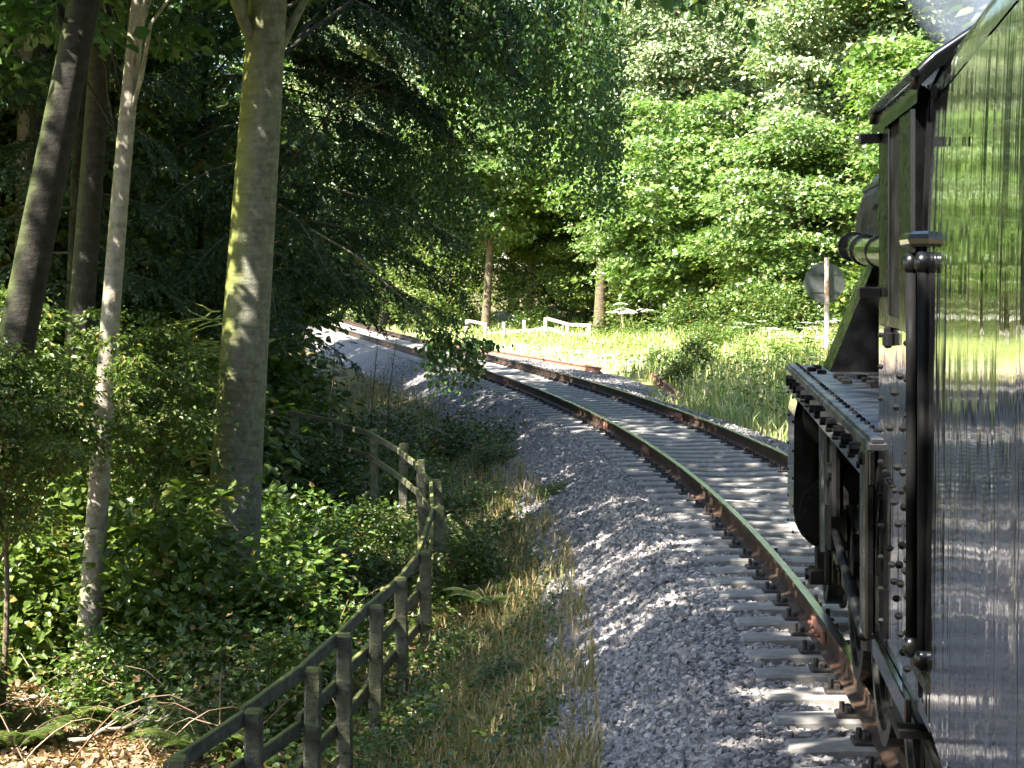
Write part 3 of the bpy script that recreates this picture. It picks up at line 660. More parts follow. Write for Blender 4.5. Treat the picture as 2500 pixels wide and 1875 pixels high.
# handrails at the cab doorway
for (u, v, nm) in ((.602, 5.72, 'handrail'), (.612, 5.52, 'handrail')):
    hr = LB().tb([(u, v, 1.17), (u, v, 2.25)], .017, 12).part(nm, 'matt', smooth=True)
    for z in (1.18, 2.235):
        br = LB()
        br.tb([(u, v, z - .03), (u, v, z - .012), (u, v, z + .012), (u, v, z + .03)], [.014, .027, .027, .014], 12)
        br.tb([(u, v, z), (u + .08, v, z)], .02, 10)
        br.part('handrail_knob', 'black', hr, True)
LB().bx((.60, .70), (5.35, 5.76), (1.12, 1.165), .012).part('doorway_foot_plate', 'black')
LB().bx((.645, .72), (5.50, 5.80), (1.05, 2.72), .01).part('cab_door_post', 'black')
LB().tb([(.60, 5.83, 2.30), (.60, 5.6, 2.30), (.66, 5.5, 2.30)], .022, 10).part('grab_rail', 'gloss')
# steps below the cab
sp = LB().bx((.85, .87), (6.45, 6.9), (.4, 1.0)).part('step_hanger', 'grime')
for z in (.45, .75): LB().bx((.64, .849), (6.5, 6.85), (z, z + .03), .006).part('step', 'grime', sp)
LB().tb([(.70, 7.15, 1.45), (.70, 6.98, 1.1), (.72, 6.7, .85), (.8, 6.4, .6)], .03, 10).part('injector_pipe', 'grime', smooth=True)

# ------------------------------------------------------------------ coach in which the photographer leans out
TC_ = R(7.74)
cu, cvv = 1.75, -6.0
coach = thing('railway_coach', (cu * math.cos(TC_) + cvv * math.sin(TC_), -cu * math.sin(TC_) + cvv * math.cos(TC_), 0),
              'dark glossy railway coach side mirroring trees and ballast, close by on the right', 'railway coach', rz=-TC_)
prof = [(.352, 1.05), (.354, 1.3), (.356, 1.6), (.358, 1.9), (.361, 2.2), (.368, 2.45), (.374, 2.58), (.379, 2.66)]
top = [(.379, 2.666), (.388, 2.72), (.41, 2.768), (.455, 2.822), (.509, 2.876), (.60, 2.945), (.80, 3.05), (1.2, 3.17), (1.75, 3.21)]
FRONT = 5.66
def strip(pr, v0, v1, thick, name, mat, nv=2, parent=None, smooth=True):
    p = np.array(pr); n = len(p); vs_ = np.linspace(v0, v1, nv); V = []
    for v in vs_: V.append(np.stack([p[:, 0] - cu, np.full(n, v - cvv), p[:, 1]], 1))
    outer = np.vstack(V); inner = outer + np.array([thick, 0, 0]); mb = MB()
    i = np.arange(nv - 1)[:, None] * n; j = np.arange(n - 1)
    q = np.stack([i + j, i + j + 1, i + n + j + 1, i + n + j], -1).reshape(-1, 4)
    allv = np.vstack([outer, inner]); N_ = len(outer)
    e1 = np.stack([j, j + 1, N_ + j + 1, N_ + j], -1); o = (nv - 1) * n; e2 = np.stack([o + j, o + j + 1, N_ + o + j + 1, N_ + o + j], -1)
    k_ = np.arange(nv - 1) * n
    e3 = np.stack([k_, k_ + n, N_ + k_ + n, N_ + k_], -1); k2 = k_ + n - 1; e4 = np.stack([k2, k2 + n, N_ + k2 + n, N_ + k2], -1)
    mb.addm(allv, [np.vstack([q, q + N_, e1, e2, e3, e4])])
    ob = mb.build(name, mat, parent or coach, smooth)
    md = ob.modifiers.new('edge', 'EDGE_SPLIT'); md.split_angle = R(35)
    return ob
strip([(a_ - .006, b_) for a_, b_ in prof + top[:6]], FRONT + .021, FRONT + .05, .05, 'corner_post', 'matt')
segs = [(FRONT, 4.69, 'side_panel'), (4.683, 4.29, 'door'), (4.283, 3.70, 'door'), (3.693, 3.32, 'side_panel'), (3.313, 2.5, 'door'), (2.493, 1.0, 'side_panel'), (.993, .2, 'door'), (.193, -14, 'side_panel')]
for a, b_, nm in segs: strip(prof, b_, a, .03, nm, 'coach', 6)
strip(top, -14, FRONT + .02, .0, 'roof', 'coach', 3)
rr = [(3.5 - u, z) for u, z in top[::-1]]
strip(rr, -14, FRONT + .02, .0, 'roof', 'coach', 3)
inner = [(.42, 1.0), (3.1, 1.0), (3.1, 2.65), (2.9, 2.80), (1.75, 3.15), (.6, 2.80), (.42, 2.65)]
MB().prism([(u - cu, z) for u, z in inner], 1, -14 - cvv, FRONT - .03 - cvv).build('coach_end', 'black', coach)
MB().box((.40 - cu, -13 - cvv, .75), (.50 - cu, FRONT - .25 - cvv, .998)).build('solebar', 'grime', coach)
for v in (4.45, 3.9):
    hb = MB(); hb.tube([(.360 - cu, v - cvv, 1.13), (.335 - cu, v - cvv, 1.13)], .02, 8); hb.tube([(.335 - cu, v - .06 - cvv, 1.13), (.335 - cu, v + .06 - cvv, 1.13)], .012, 8); hb.build('door_step_bracket', 'black', coach)

# ------------------------------------------------------------------ fences, sign
def board(mb, p, q, h, t):
    """a plank from p to q, h tall, t thick, slightly chamfered at the top"""
    p, q = np.array(p, float), np.array(q, float); d = q - p; nrm = unit(np.cross(d, (0, 0, 1.0))); up = np.array((0, 0, 1.0)); c = min(t, h) * .18
    sec = [(-t / 2, -h / 2), (t / 2, -h / 2), (t / 2, h / 2 - c), (t / 2 - c, h / 2), (-t / 2 + c, h / 2), (-t / 2, h / 2 - c)]
    v = [e + nrm * a + up * b_ for e in (p, q) for a, b_ in sec]
    mb.addm(v, [[(k_, (k_ + 1) % 6, 6 + (k_ + 1) % 6, 6 + k_) for k_ in range(6)] + [(0, 5, 2, 1), (2, 5, 4, 3), (6, 7, 8, 11), (8, 9, 10, 11)]])
def fence(name, posts, label, mat, nr, pw, rh, off, gap, rt=.04, skip=0):
    x0, y0, _ = posts[0]
    root = thing(name, (x0, y0, float(height(x0, y0))), label, 'fence')
    L0 = np.array(root.location)
    for i, (x, y, zt) in enumerate(posts):
        zb = float(height(x, y)) - .2; lx, ly = random.uniform(-.03, .03), random.uniform(-.03, .03)
        mb = MB(); w2 = pw / 2; c = pw * .12
        r_ = [(-w2 + c, -w2), (w2 - c, -w2), (w2, -w2 + c), (w2, w2 - c), (w2 - c, w2), (-w2 + c, w2), (-w2, w2 - c), (-w2, -w2 + c)]
        V = []
        for z, o, sc_ in ((zb, 0, 1), (zt - .02, 1, 1), (zt, 1, .8)):
            V += [(x + a * sc_ + lx * o - L0[0], y + b_ * sc_ + ly * o - L0[1], z - L0[2]) for a, b_ in r_]
        V.append((x + lx - L0[0], y + ly - L0[1], zt + .008 - L0[2]))
        mb.addm(V, [[(k_, (k_ + 1) % 8, 8 + (k_ + 1) % 8, 8 + k_) for k_ in range(8)] + [(8 + k_, 8 + (k_ + 1) % 8, 16 + (k_ + 1) % 8, 16 + k_) for k_ in range(8)], [(16 + k_, 16 + (k_ + 1) % 8, 24) for k_ in range(8)]])
        mb.build('post', mat, root)
    for i in range(len(posts) - 1):
        (xa, ya, za), (xb, yb, zb) = posts[i], posts[i + 1]
        for k_ in range(nr if i < 8 or nr < 3 else 2):
            dz = .06 + gap * k_
            j = [random.uniform(-.028, .028) for _ in range(2)]
            if skip and random.random() < skip: continue
            mb = MB()
            p = np.array((xa + off, ya + .004, za - dz + j[0])) - L0; q = np.array((xb + off, yb - .004, zb - dz + j[1])) - L0
            board(mb, p, q, rh if (i < 8 or nr < 3) else rh * .72, rt); mb.build('fence_rail', mat, root)
    return root
LP = [(-1.98, 12.2, -.66), (-1.67, 13.3, -.61), (-1.41, 14.3, -.54), (-1.27, 15.6, -.52), (-1.15, 17.2, -.56), (-.985, 18.6, -.54), (-.85, 20.2, -.52), (-.78, 22.2, -.30), (-.86, 23.8, -.16), (-1.10, 25.4, -.08), (-1.45, 27.2, -.02), (-1.95, 29.2, .02), (-2.6, 30.8, .06), (-3.4, 32.2, .10), (-4.3, 33.4, .12)]
fence('post_and_rail_fence', LP, 'mossy weathered post and rail fence bending along the foot of the left bank', 'wood', 3, .115, .10, -.082, .33)
RP = []
for t in np.linspace(0, 1, 7):
    x = -2.0 + t * 5.0; y = 90 - t * 11; RP.append((x, y, float(height(x, y)) + .74 + .10 * math.sin(t * 30)))
fence('bleached_fence', RP, 'sun-bleached post and rail fence in the grass below the sunlit trees', 'palewood', 2, .16, .12, .10, .38, .05, .3)

sx_, sy_ = 7.07, 46.0; sz = float(height(sx_, sy_))
sign = thing('lineside_sign', (sx_, sy_, sz), 'round grey speed board seen from the back on a rusty white post', 'sign')
MB().tube([(0, 0, -.2), (0, 0, 2.62 - sz)], .055, 10).build('post', 'postpaint', sign)
t = np.linspace(0, 2 * np.pi, 40, endpoint=False); r_ = .46; zc = 2.05 - sz; xc_ = -.04
V = np.vstack([np.stack([xc_ + a * np.cos(t), np.full(40, b_), zc + a * np.sin(t)], 1) for a, b_ in ((r_, .075), (r_, .10), (r_ - .012, .107), (r_ - .012, .068))] + [np.array([[xc_, .107, zc], [xc_, .068, zc]])])
j = np.arange(40); j2 = (j + 1) % 40
MB().addm(V, [np.concatenate([np.stack([j, j2, 40 + j2, 40 + j], -1), np.stack([40 + j, 40 + j2, 80 + j2, 80 + j], -1), np.stack([j, j2, 120 + j2, 120 + j], -1)]),
              np.concatenate([np.stack([np.full(40, 160), 80 + j, 80 + j2], -1), np.stack([np.full(40, 161), 120 + j2, 120 + j], -1)])]).build('disc', 'galv', sign)
for dz in (-.2, .2): MB().box((-.36, .052, zc + dz - .018), (.28, .067, zc + dz + .018)).build('bracket', 'galv', sign)

# ------------------------------------------------------------------ trees
CROWNS = {}
def mk(key, *a, **k): CROWNS[key] = crown_mesh('crown', *a, **k)
mk('sycA', 4.3, 4.0, 5.2, 210, 34000, .23, 'syc', 'lobed', .85, .28, .95)
mk('sycB', 4.6, 4.2, 4.6, 190, 30000, .24, 'syc', 'lobed', .9, .25, .95)
mk('pale', 4.4, 4.2, 6.0, 230, 36000, .21, 'pale', 'ovate', .85, .35, .6)
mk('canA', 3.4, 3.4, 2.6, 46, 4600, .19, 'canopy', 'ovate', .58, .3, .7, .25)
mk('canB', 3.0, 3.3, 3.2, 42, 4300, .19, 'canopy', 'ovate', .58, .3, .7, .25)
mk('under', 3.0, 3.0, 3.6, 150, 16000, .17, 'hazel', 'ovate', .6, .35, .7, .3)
TREES = 'woodland trees'
def tree(name, label, x, y, crown, s, cz, r0, bark, lean=(.05, 0), h=None, rz=None, nl=7, group=None, sxyz=None, seed=None):
    z = float(height(x, y)); root = thing(name, (x, y, z), label, 'tree', group)
    me, pts = CROWNS[crown]; rz = random.random() * 6.28 if rz is None else rz
    sv = np.array(sxyz if sxyz else (s, s, s)); cen = np.array((lean[0] * cz, lean[1] * cz, cz))
    cr = obj('crown', me, root, cen, (0, 0, rz), tuple(sv))
    sd_ = int(abs(x * 13 + y * 7)) if seed is None else seed
    idx = np.random.default_rng(sd_).choice(len(pts), min(nl, len(pts)), replace=False)
    ca, sa = math.cos(rz), math.sin(rz); P = pts[idx] * sv; P = np.stack([P[:, 0] * ca - P[:, 1] * sa, P[:, 0] * sa + P[:, 1] * ca, P[:, 2]], 1) + cen
    h = h or cz + float(sv[2]) * 2.2
    mb = trunk_mb(h, r0, r0 * .3, lean, .12, 14, [(p, r0 * .24) for p in P if p[2] > 1.2], seed=sd_)
    mb.build('trunk', bark, root, True)
    return root

# --- sunlit trees beyond the track
tree('sycamore_tree', 'sycamore with a bare brown trunk standing behind the bleached fence', 3.75, 88, 'sycA', 1.0, 9.6, .27, 'brown_bark', (.02, 0), nl=9, rz=.4)
tree('sycamore_tree', 'bright sycamore with tiered boughs over the fence left of the bare trunk', -1.2, 92, 'sycB', .95, 7.6, .22, 'brown_bark', (.03, 0), rz=2.2)
tree('sycamore_tree', 'sunlit sycamore right of the bare trunk reaching down to the grass', 7.0, 79, 'sycB', .98, 4.6, .22, 'brown_bark', (.03, 0), rz=1.2)
tree('sycamore_tree', 'lowest bright green tree just left of the round sign', 9.2, 66, 'sycA', .74, 3.9, .2, 'brown_bark', (.02, 0), rz=3.3)
tree('sycamore_tree', 'bright sycamore behind the bare trunk filling the gap to its left', 0.8, 97, 'sycA', 1.1, 8.6, .22, 'brown_bark', (.02, 0), rz=1.9)
tree('sycamore_tree', 'bright leafy tree leaning out right behind the white hogweed', 4.9, 82, 'sycA', .62, 4.4, .16, 'brown_bark', (.03, 0), rz=5.0)
tree('whitebeam_tree', 'tall pale grey-green tree above the locomotive cab', 11.6, 70, 'pale', 1.0, 9.2, .22, 'brown_bark', (.02, 0), rz=.7)
tree('whitebeam_tree', 'tall silvery-leaved tree in the upper middle, next left of the one over the cab', 6.4, 84, 'pale', 1.05, 11.5, .24, 'brown_bark', (.02, 0), rz=2.7)
tree('sycamore_tree', 'bushy green tree behind the round sign at the engine', 12.6, 60, 'sycB', .8, 4.6, .2, 'brown_bark', (.02, 0), rz=4.3)
tree('sycamore_tree', 'sunlit tree far up the line where the rails vanish', -15.5, 124, 'sycA', 1.2, 6.2, .25, 'brown_bark', (.02, 0), rz=.3)
tree('sycamore_tree', 'bright tree behind the drooping birch twigs, left of the fence', -8.2, 116, 'sycB', 1.25, 6.0, .25, 'brown_bark', (.02, 0), rz=5.2)
BG = 'shaded trees filling the wood behind the sunlit ones'
for i, (x, y, k_, s, cz) in enumerate(((-3, 108, 'sycA', 1.4, 9), (3, 104, 'sycB', 1.4, 7), (9.5, 98, 'sycA', 1.4, 8), (-6.5, 104, 'pale', 1.3, 13), (-12, 120, 'sycB', 1.5, 14), (15.5, 88, 'pale', 1.4, 8), (17.5, 74, 'sycA', 1.2, 7), (-21, 135, 'sycB', 1.6, 8), (0, 126, 'pale', 1.6, 13), (9, 118, 'sycA', 1.7, 14), (19, 105, 'sycB', 1.7, 13))):
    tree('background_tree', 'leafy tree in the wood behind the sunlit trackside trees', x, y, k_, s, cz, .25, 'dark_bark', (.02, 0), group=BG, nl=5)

# --- left wood: trunks in view
def stem_tree(name, label, x, y, r0, lean, bark, h=15, crown='canA', cz=10.5, s=1.0, n=22, bend=.1, group=None, nl=7):
    return tree(name, label, x, y, crown, s, cz, r0, bark, lean, h=h, group=group, nl=nl)
mossy = stem_tree('mossy_tree', 'tall tree with thick straight mossy trunk behind the curving fence', -3.15, 22.5, .31, (.052, .0), 'moss_sun_bark', 16, 'canA', 10.5, 1.15)
# dead mossy twigs on the big trunk
mb = MB()
rg = np.random.default_rng(5)
for z0, n_ in ((1.75, 8), (2.05, 6), (2.45, 8), (2.9, 9), (3.3, 7), (3.55, 5)):
    for _ in range(n_):
        a = rg.uniform(2.3, 3.9); L = rg.uniform(.5, 1.15); p0 = np.array((.052 * z0 - .22, -.06, z0 + rg.normal() * .05)); d = np.array((math.cos(a), math.sin(a) * .8, rg.uniform(-.25, .2)))
        t = np.linspace(0, 1, 6)[:, None]; p = p0 + d * L * t + np.array((0, 0, -.18)) * t ** 2 * L + rg.normal(size=(6, 3)) * .012
        mb.tube(p, .009 * (1 - .8 * t[:, 0]), 4, False)
        for q in range(3):
            i = rg.integers(1, 5); e = p[i] + np.array((-.2, rg.normal() * .15, rg.normal() * .1)) * rg.uniform(.5, 1.2)
            mb.tube([p[i], (p[i] + e) / 2 + rg.normal(size=3) * .01, e], [.005, .004, .002], 3, False)
mb.build('dead_twigs', 'moss_twig', mossy)
stem_tree('pale_tree', 'slender pale trunk catching the sun, left of the thick mossy trunk', -4.25, 20.3, .12, (.075, .0), 'pale_bark', 13, 'canB', 9.5, .9)
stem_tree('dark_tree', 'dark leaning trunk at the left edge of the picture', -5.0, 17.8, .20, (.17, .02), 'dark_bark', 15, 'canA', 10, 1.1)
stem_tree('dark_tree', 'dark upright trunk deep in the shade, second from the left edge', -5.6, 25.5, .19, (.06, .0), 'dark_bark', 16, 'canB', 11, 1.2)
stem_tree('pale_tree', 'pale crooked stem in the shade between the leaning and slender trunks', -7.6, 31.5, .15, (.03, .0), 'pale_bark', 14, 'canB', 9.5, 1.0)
for x, y, s, cz, lab in ((-4.75, 19.0, .36, 3.0, 'leafy sapling in front of the slender pale trunk at the left'), (-3.95, 21.4, .30, 2.9, 'leafy sapling between the slender pale trunk and the mossy trunk'), (-4.3, 16.4, .26, 2.9, 'sapling whose pale leaves cross the leaning dark trunk')):
    tree('hazel_sapling', lab, x, y, 'under', s, cz, .035, 'brown_bark', (.04, 0), group='hazel saplings in the left wood', nl=9, h=cz + .6)
for x, y, k_, s, cz in ((-7.5, 31, 'canA', 1.5, 14.5), (-6.4, 37, 'canB', 1.5, 14), (-9.2, 42, 'canA', 1.5, 15)):  # tall trees added to shade the hanging birch; crowns stay out of view
    tree('tall_tree', 'tall tree added to the left wood for shade, its crown far above the picture', x, y, k_, s, cz, .13, 'dark_bark', (.05, 0), group='tall shade trees added to the left wood', nl=6)
LBG = 'shaded trees deep in the left wood'
for i, (x, y, k_, s, cz) in enumerate(((-8.8, 37, 'under', 1.25, 3.6), (-6.9, 41, 'under', 1.2, 4.2), (-11.5, 44, 'under', 1.5, 4.4), (-12.2, 52, 'sycB', 1.1, 5), (-9.0, 54, 'under', 1.5, 4.2), (-15.8, 55, 'sycA', 1.2, 6), (-8.0, 33, 'under', 1.0, 5.5), (-10.5, 48, 'canA', 1.4, 8.5), (-11.5, 53, 'canA', 1.5, 9.5), (-14, 59, 'canB', 1.6, 10), (-12.5, 64, 'canA', 1.3, 8), (-12.8, 59, 'sycA', .9, 9), (-14, 68, 'sycB', .95, 9), (-13.5, 49, 'sycA', 1.0, 8))):
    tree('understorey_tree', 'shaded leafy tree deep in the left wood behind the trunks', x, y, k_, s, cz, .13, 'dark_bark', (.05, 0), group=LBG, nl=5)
# canopy over the left bank, standing outside the picture and throwing the dappled shade
CAN = 'trees overhanging the left of the line'
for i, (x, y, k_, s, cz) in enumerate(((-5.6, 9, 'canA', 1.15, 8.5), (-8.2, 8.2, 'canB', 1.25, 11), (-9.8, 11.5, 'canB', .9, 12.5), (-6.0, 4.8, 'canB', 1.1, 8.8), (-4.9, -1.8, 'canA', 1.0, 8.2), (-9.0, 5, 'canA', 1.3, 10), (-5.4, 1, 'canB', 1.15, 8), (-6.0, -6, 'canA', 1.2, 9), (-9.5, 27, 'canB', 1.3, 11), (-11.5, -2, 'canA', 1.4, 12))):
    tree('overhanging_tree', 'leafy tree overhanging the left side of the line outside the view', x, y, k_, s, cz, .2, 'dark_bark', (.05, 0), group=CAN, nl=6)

OUT = 'trees of the wood around the line outside the view'
for i, (x, y, k_, s, cz) in enumerate(((-13, -10, 'under', 2.0, 7), (-6.5, -14, 'canB', 1.5, 9), (-10, -20, 'under', 2.2, 7), (-12.5, 26, 'canA', 1.5, 9), (-15, 33, 'under', 2.2, 7), (-4.5, -22, 'under', 1.6, 8), (-9, -32, 'under', 2.4, 8),
        (9, -6, 'under', 1.9, 6), (10, 5, 'under', 1.9, 6), (11.5, 15, 'under', 1.9, 6.5), (12.5, 26, 'under', 2.0, 6), (13.5, 38, 'under', 1.7, 5.5), (8, -18, 'under', 2.0, 7), (3, -32, 'under', 2.6, 8), (15, 0, 'sycA', 1.6, 10), (17, 20, 'sycB', 1.6, 10), (17.5, 44, 'sycA', 1.5, 8), (17, 55, 'pale', 1.5, 11), (15.5, 66, 'sycA', 1.4, 12), (15.0, 72, 'sycB', 1.5, 14))):
    tree('surrounding_tree', 'leafy tree of the wood on either side of the line outside the view', x, y, k_, s, cz, .2, 'dark_bark', (.05, 0), group=OUT, nl=5)
LOWC = ((-6.2, 19.5, 'canA', .95, 8.2), (-5.0, 24.5, 'canB', .95, 8.6), (-7.5, 25, 'canA', 1.05, 8.4), (-5.5, 35, 'canA', 1.1, 9.2), (-8.2, 39, 'canB', 1.1, 9.5))  # slim trees added so their unseen crowns keep skylight off the left wood
SLIM = ('slim dark tree left of the slender pale trunk, crown above the picture', 'slim dark stem close behind the slender pale trunk', 'slim dark stem between the leaning trunk and the slender pale trunk', 'slim stem seen through the drooping conifer boughs', 'slim stem deepest in the left wood')
for i, (x, y, k_, s, cz) in enumerate(LOWC):
    tree('woodland_tree', SLIM[i], x, y, k_, s, cz, .08, 'dark_bark', (.05, 0), group='slim canopy trees added over the left wood', nl=6)
for i, (x, y, s, cz) in enumerate(((-3.5, 100, 1.0, 2.6), (1.0, 98, 1.0, 2.8), (5.2, 95, 1.1, 2.8), (8.6, 90, 1.1, 2.6), (11.5, 83, 1.1, 2.4), (13.5, 76, 1.1, 2.6), (-8, 107, 1.2, 3), (3.4, 93.5, .8, 2.2))):
    tree('understorey_tree', 'dark low tree in the shade under the sunlit trees beyond the bleached fence', x, y, 'under', s, cz, .1, 'dark_bark', (.03, 0), group='low trees beyond the bleached fence', nl=4)

# --- conifers with drooping boughs
def bough(mbn, mbt, p0, ang, L, rise, droop, dens=1.0):
    n = 9; t = np.linspace(0, 1, n)[:, None]; d = np.array((math.cos(ang), math.sin(ang), 0))
    p = p0 + d * L * t + np.array((0, 0, 1.0)) * (rise * t - droop * t ** 2) * L
    mbt.tube(p, .03 * (1 - .85 * t[:, 0]) * (L / 3), 5, False)
    m_ = int(26 * L * dens); tt = np.sort(rng.uniform(.12, 1, m_)); i = tt * (n - 1); i0 = np.minimum(i.astype(int), n - 2)
    base = p[i0] + (p[i0 + 1] - p[i0]) * (i - i0)[:, None]
    side = np.array((-d[1], d[0], 0)); sg = rng.choice([-1, 1], m_)[:, None]
    tl = (.25 + .55 * rng.random(m_) * np.sin(np.clip(tt, .15, .97) * 3.0))[:, None] * min(1, L / 2.5)
    tdir = unit(side * sg * rng.uniform(.4, 1, (m_, 1)) + d * .55 + np.array((0, 0, -1.0)) * rng.uniform(.25, 1.1, (m_, 1)))
    k_ = 26; u = np.linspace(.02, 1, k_)[None, :, None]
    q = base[:, None, :] + tdir[:, None, :] * tl[:, None, :] * u + np.array((0, 0, -.35)) * (u ** 2) * tl[:, None, :]
    q = q + rng.normal(size=q.shape) * .012
    P = q.reshape(-1, 3); D = np.repeat(tdir, k_, 0) * .8 + rng.normal(size=(m_ * k_, 3)) * .55 + np.array((0, 0, -.15))
    Ls = .05 + .045 * rng.random(m_ * k_)
    add_leaves(mbn, P, D, rng.normal(size=P.shape) + np.array((0, 0, 1.2)), Ls, Ls * .34, 'diamond', .05)
def conifer(label, x, y, h, z0, L0, r0, angs=None, nb=46, name='conifer_tree', extra=0):
    root = thing(name, (x, y, float(height(x, y))), label, 'tree')
    trunk_mb(h, r0, .05, (.04, 0), .05, 12, seed=int(y)).build('trunk', 'dark_bark', root, True)
    mbn, mbt = MB(), MB()
    for k_ in range(nb):
        f = k_ / nb; z = z0 + (h - z0 - .5) * f ** 1.2; L = L0 * (1 - .75 * f) * random.uniform(.75, 1.1)
        a = (k_ * 2.4 + random.uniform(-.3, .3)) if angs is None else random.uniform(*angs)
        bough(mbn, mbt, np.array((.04 * z, 0, z)), a, L, random.uniform(-.05, .15), random.uniform(.25, .5))
    for k_ in range(extra):
        z = random.uniform(6.6, 10.5); bough(mbn, mbt, np.array((.04 * z, 0, z)), random.uniform(-.7, .9), random.uniform(2.8, 4.2), random.uniform(-.05, .12), random.uniform(.3, .45), 1.2)
    mbn.build('needles', 'needle', root); mbt.build('boughs', 'twig', root)
    return root
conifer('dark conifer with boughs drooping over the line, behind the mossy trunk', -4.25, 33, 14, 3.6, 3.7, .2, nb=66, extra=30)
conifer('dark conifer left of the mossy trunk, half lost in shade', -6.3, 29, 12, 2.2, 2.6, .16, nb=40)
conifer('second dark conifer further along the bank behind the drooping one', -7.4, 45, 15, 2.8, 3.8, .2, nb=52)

# --- drooping birch
def strand(mbl, mbt, p0, p1, sag, nleaf, L, spread=.12, r=.006):
    n = 9; t = np.linspace(0, 1, n)[:, None]; p0 = np.array(p0, float); p1 = np.array(p1, float)
    p = p0 + (p1 - p0) * t + np.array((0, 0, -1.0)) * sag * np.sin(t * np.pi) + rng.normal(size=(n, 3)) * .015
    mbt.tube(p, r * (1.1 - t[:, 0]), 4, False)
    i = rng.uniform(.1, 1, nleaf) * (n - 1); i0 = np.minimum(i.astype(int), n - 2)
    q = p[i0] + (p[i0 + 1] - p[i0]) * (i - i0)[:, None] + rng.normal(size=(nleaf, 3)) * spread * np.array((1, 1, .7))
    D = np.array((0, 0, -1.0)) + rng.normal(size=(nleaf, 3)) * .55
    Ls = L * (.7 + .6 * rng.random(nleaf))
    add_leaves(mbl, q, D, rng.normal(size=(nleaf, 3)) + np.array((0, -.3, .4)), Ls, Ls * .78, 'ovate', .12)
bx, by = -3.85, 29.5; bz = float(height(bx, by))
birch = thing('birch_tree', (bx, by, bz), 'weeping birch whose leafy twigs hang down over the track', 'tree')
B0 = np.array((bx, by, bz))
limbs = [((1.6, 37, 9.2), .07), ((.4, 33, 7.6), .06), ((2.4, 42, 8.6), .06), ((-1.2, 27, 5.0), .04), ((-1.5, 38, 7.4), .05), ((1.0, 30, 8.2), .05)]
trunk_mb(14, .17, .04, (.05, 0), .15, 12, [(np.array(p) - B0, r_ * .6) for p, r_ in limbs], seed=3).build('trunk', 'dark_bark', birch, True)
mbl, mbt = MB(), MB()
# hanging curtains (x, y, top z, bottom z)
rg = np.random.default_rng(12)
curt = []
for _ in range(84): y = rg.uniform(31, 43); x = rg.uniform(-1.6, 1.9) * (y / 40) - .2; curt.append((x, y, rg.uniform(6.4, 8.8), None))
for (x, y, zt, zb) in curt:
    f = np.clip((x + 1.6) / 3.4, 0, 1); zb = 6.3 - 1.5 * f + rg.normal() * .55 - (1.0 if rg.random() < .15 else 0); zb = min(zb, zt - 1.2)
    strand(mbl, mbt, (x, y, zt) - B0, (x + rg.normal() * .2, y, zb) - B0, 0, int(120 * (zt - zb)), .075, .16)
for _ in range(9):
    x = rg.uniform(1.6, 2.5); y = rg.uniform(44, 46); strand(mbl, mbt, (x, y, 8.5) - B0, (x + rg.normal() * .15, y, rg.uniform(3.0, 5.4)) - B0, 0, 420, .08, .16)
# middle curtain in front of the bright background
for _ in range(34):
    y = rg.uniform(33, 40); x = rg.uniform(-3.2, -1.0); zt = rg.uniform(4.2, 5.4); strand(mbl, mbt, (x, y, zt) - B0, (x + rg.uniform(.1, .7), y, rg.uniform(2.1, 3.6)) - B0, .05, 260, .07, .17)
mbl.build('leaves', 'birch', birch); tag(mbt.build('hanging_twigs', 'twig', birch), kind='stuff')
# the single low bough that droops in front of the rails
mbl, mbt = MB(), MB()
W = lambda px, py, Y: np.array(((px - 1250) * Y / 5000, Y, 2.2 - (py - 674) * Y / 5000)) - B0
main = np.array([W(760, 560, 26), W(860, 618, 25.6), W(940, 690, 25.3), W(1010, 752, 25), W(1070, 800, 25), W(1130, 830, 25), W(1180, 850, 25)])
mbt.tube(main, np.linspace(.016, .004, 7), 5, False)
for _ in range(20):
    i = rg.uniform(3.6, 5.9); i0 = int(i); p = main[i0] + (main[i0 + 1] - main[i0]) * (i - i0)
    strand(mbl, mbt, p, p + np.array((rg.normal() * .15, rg.normal() * .2, -rg.uniform(.25, .85) * (1.0 if i < 5 else .55))), 0, 40, .062, .06, .004)
for _ in range(9):
    i = rg.uniform(.8, 3.4); i0 = int(i); p = main[i0] + (main[i0 + 1] - main[i0]) * (i - i0)
    strand(mbl, mbt, p, p + np.array((rg.normal() * .12, rg.normal() * .2, -rg.uniform(.08, .25))), 0, 9, .06, .06, .003)
for _ in range(8):
    p = main[5]; strand(mbl, mbt, p, p + np.array((rg.uniform(.1, .6), rg.normal() * .2, -rg.uniform(.0, .2))), 0, 22, .06, .05, .004)
mbl.build('low_bough_leaves', 'birch', birch); mbt.build('low_bough', 'twig', birch)

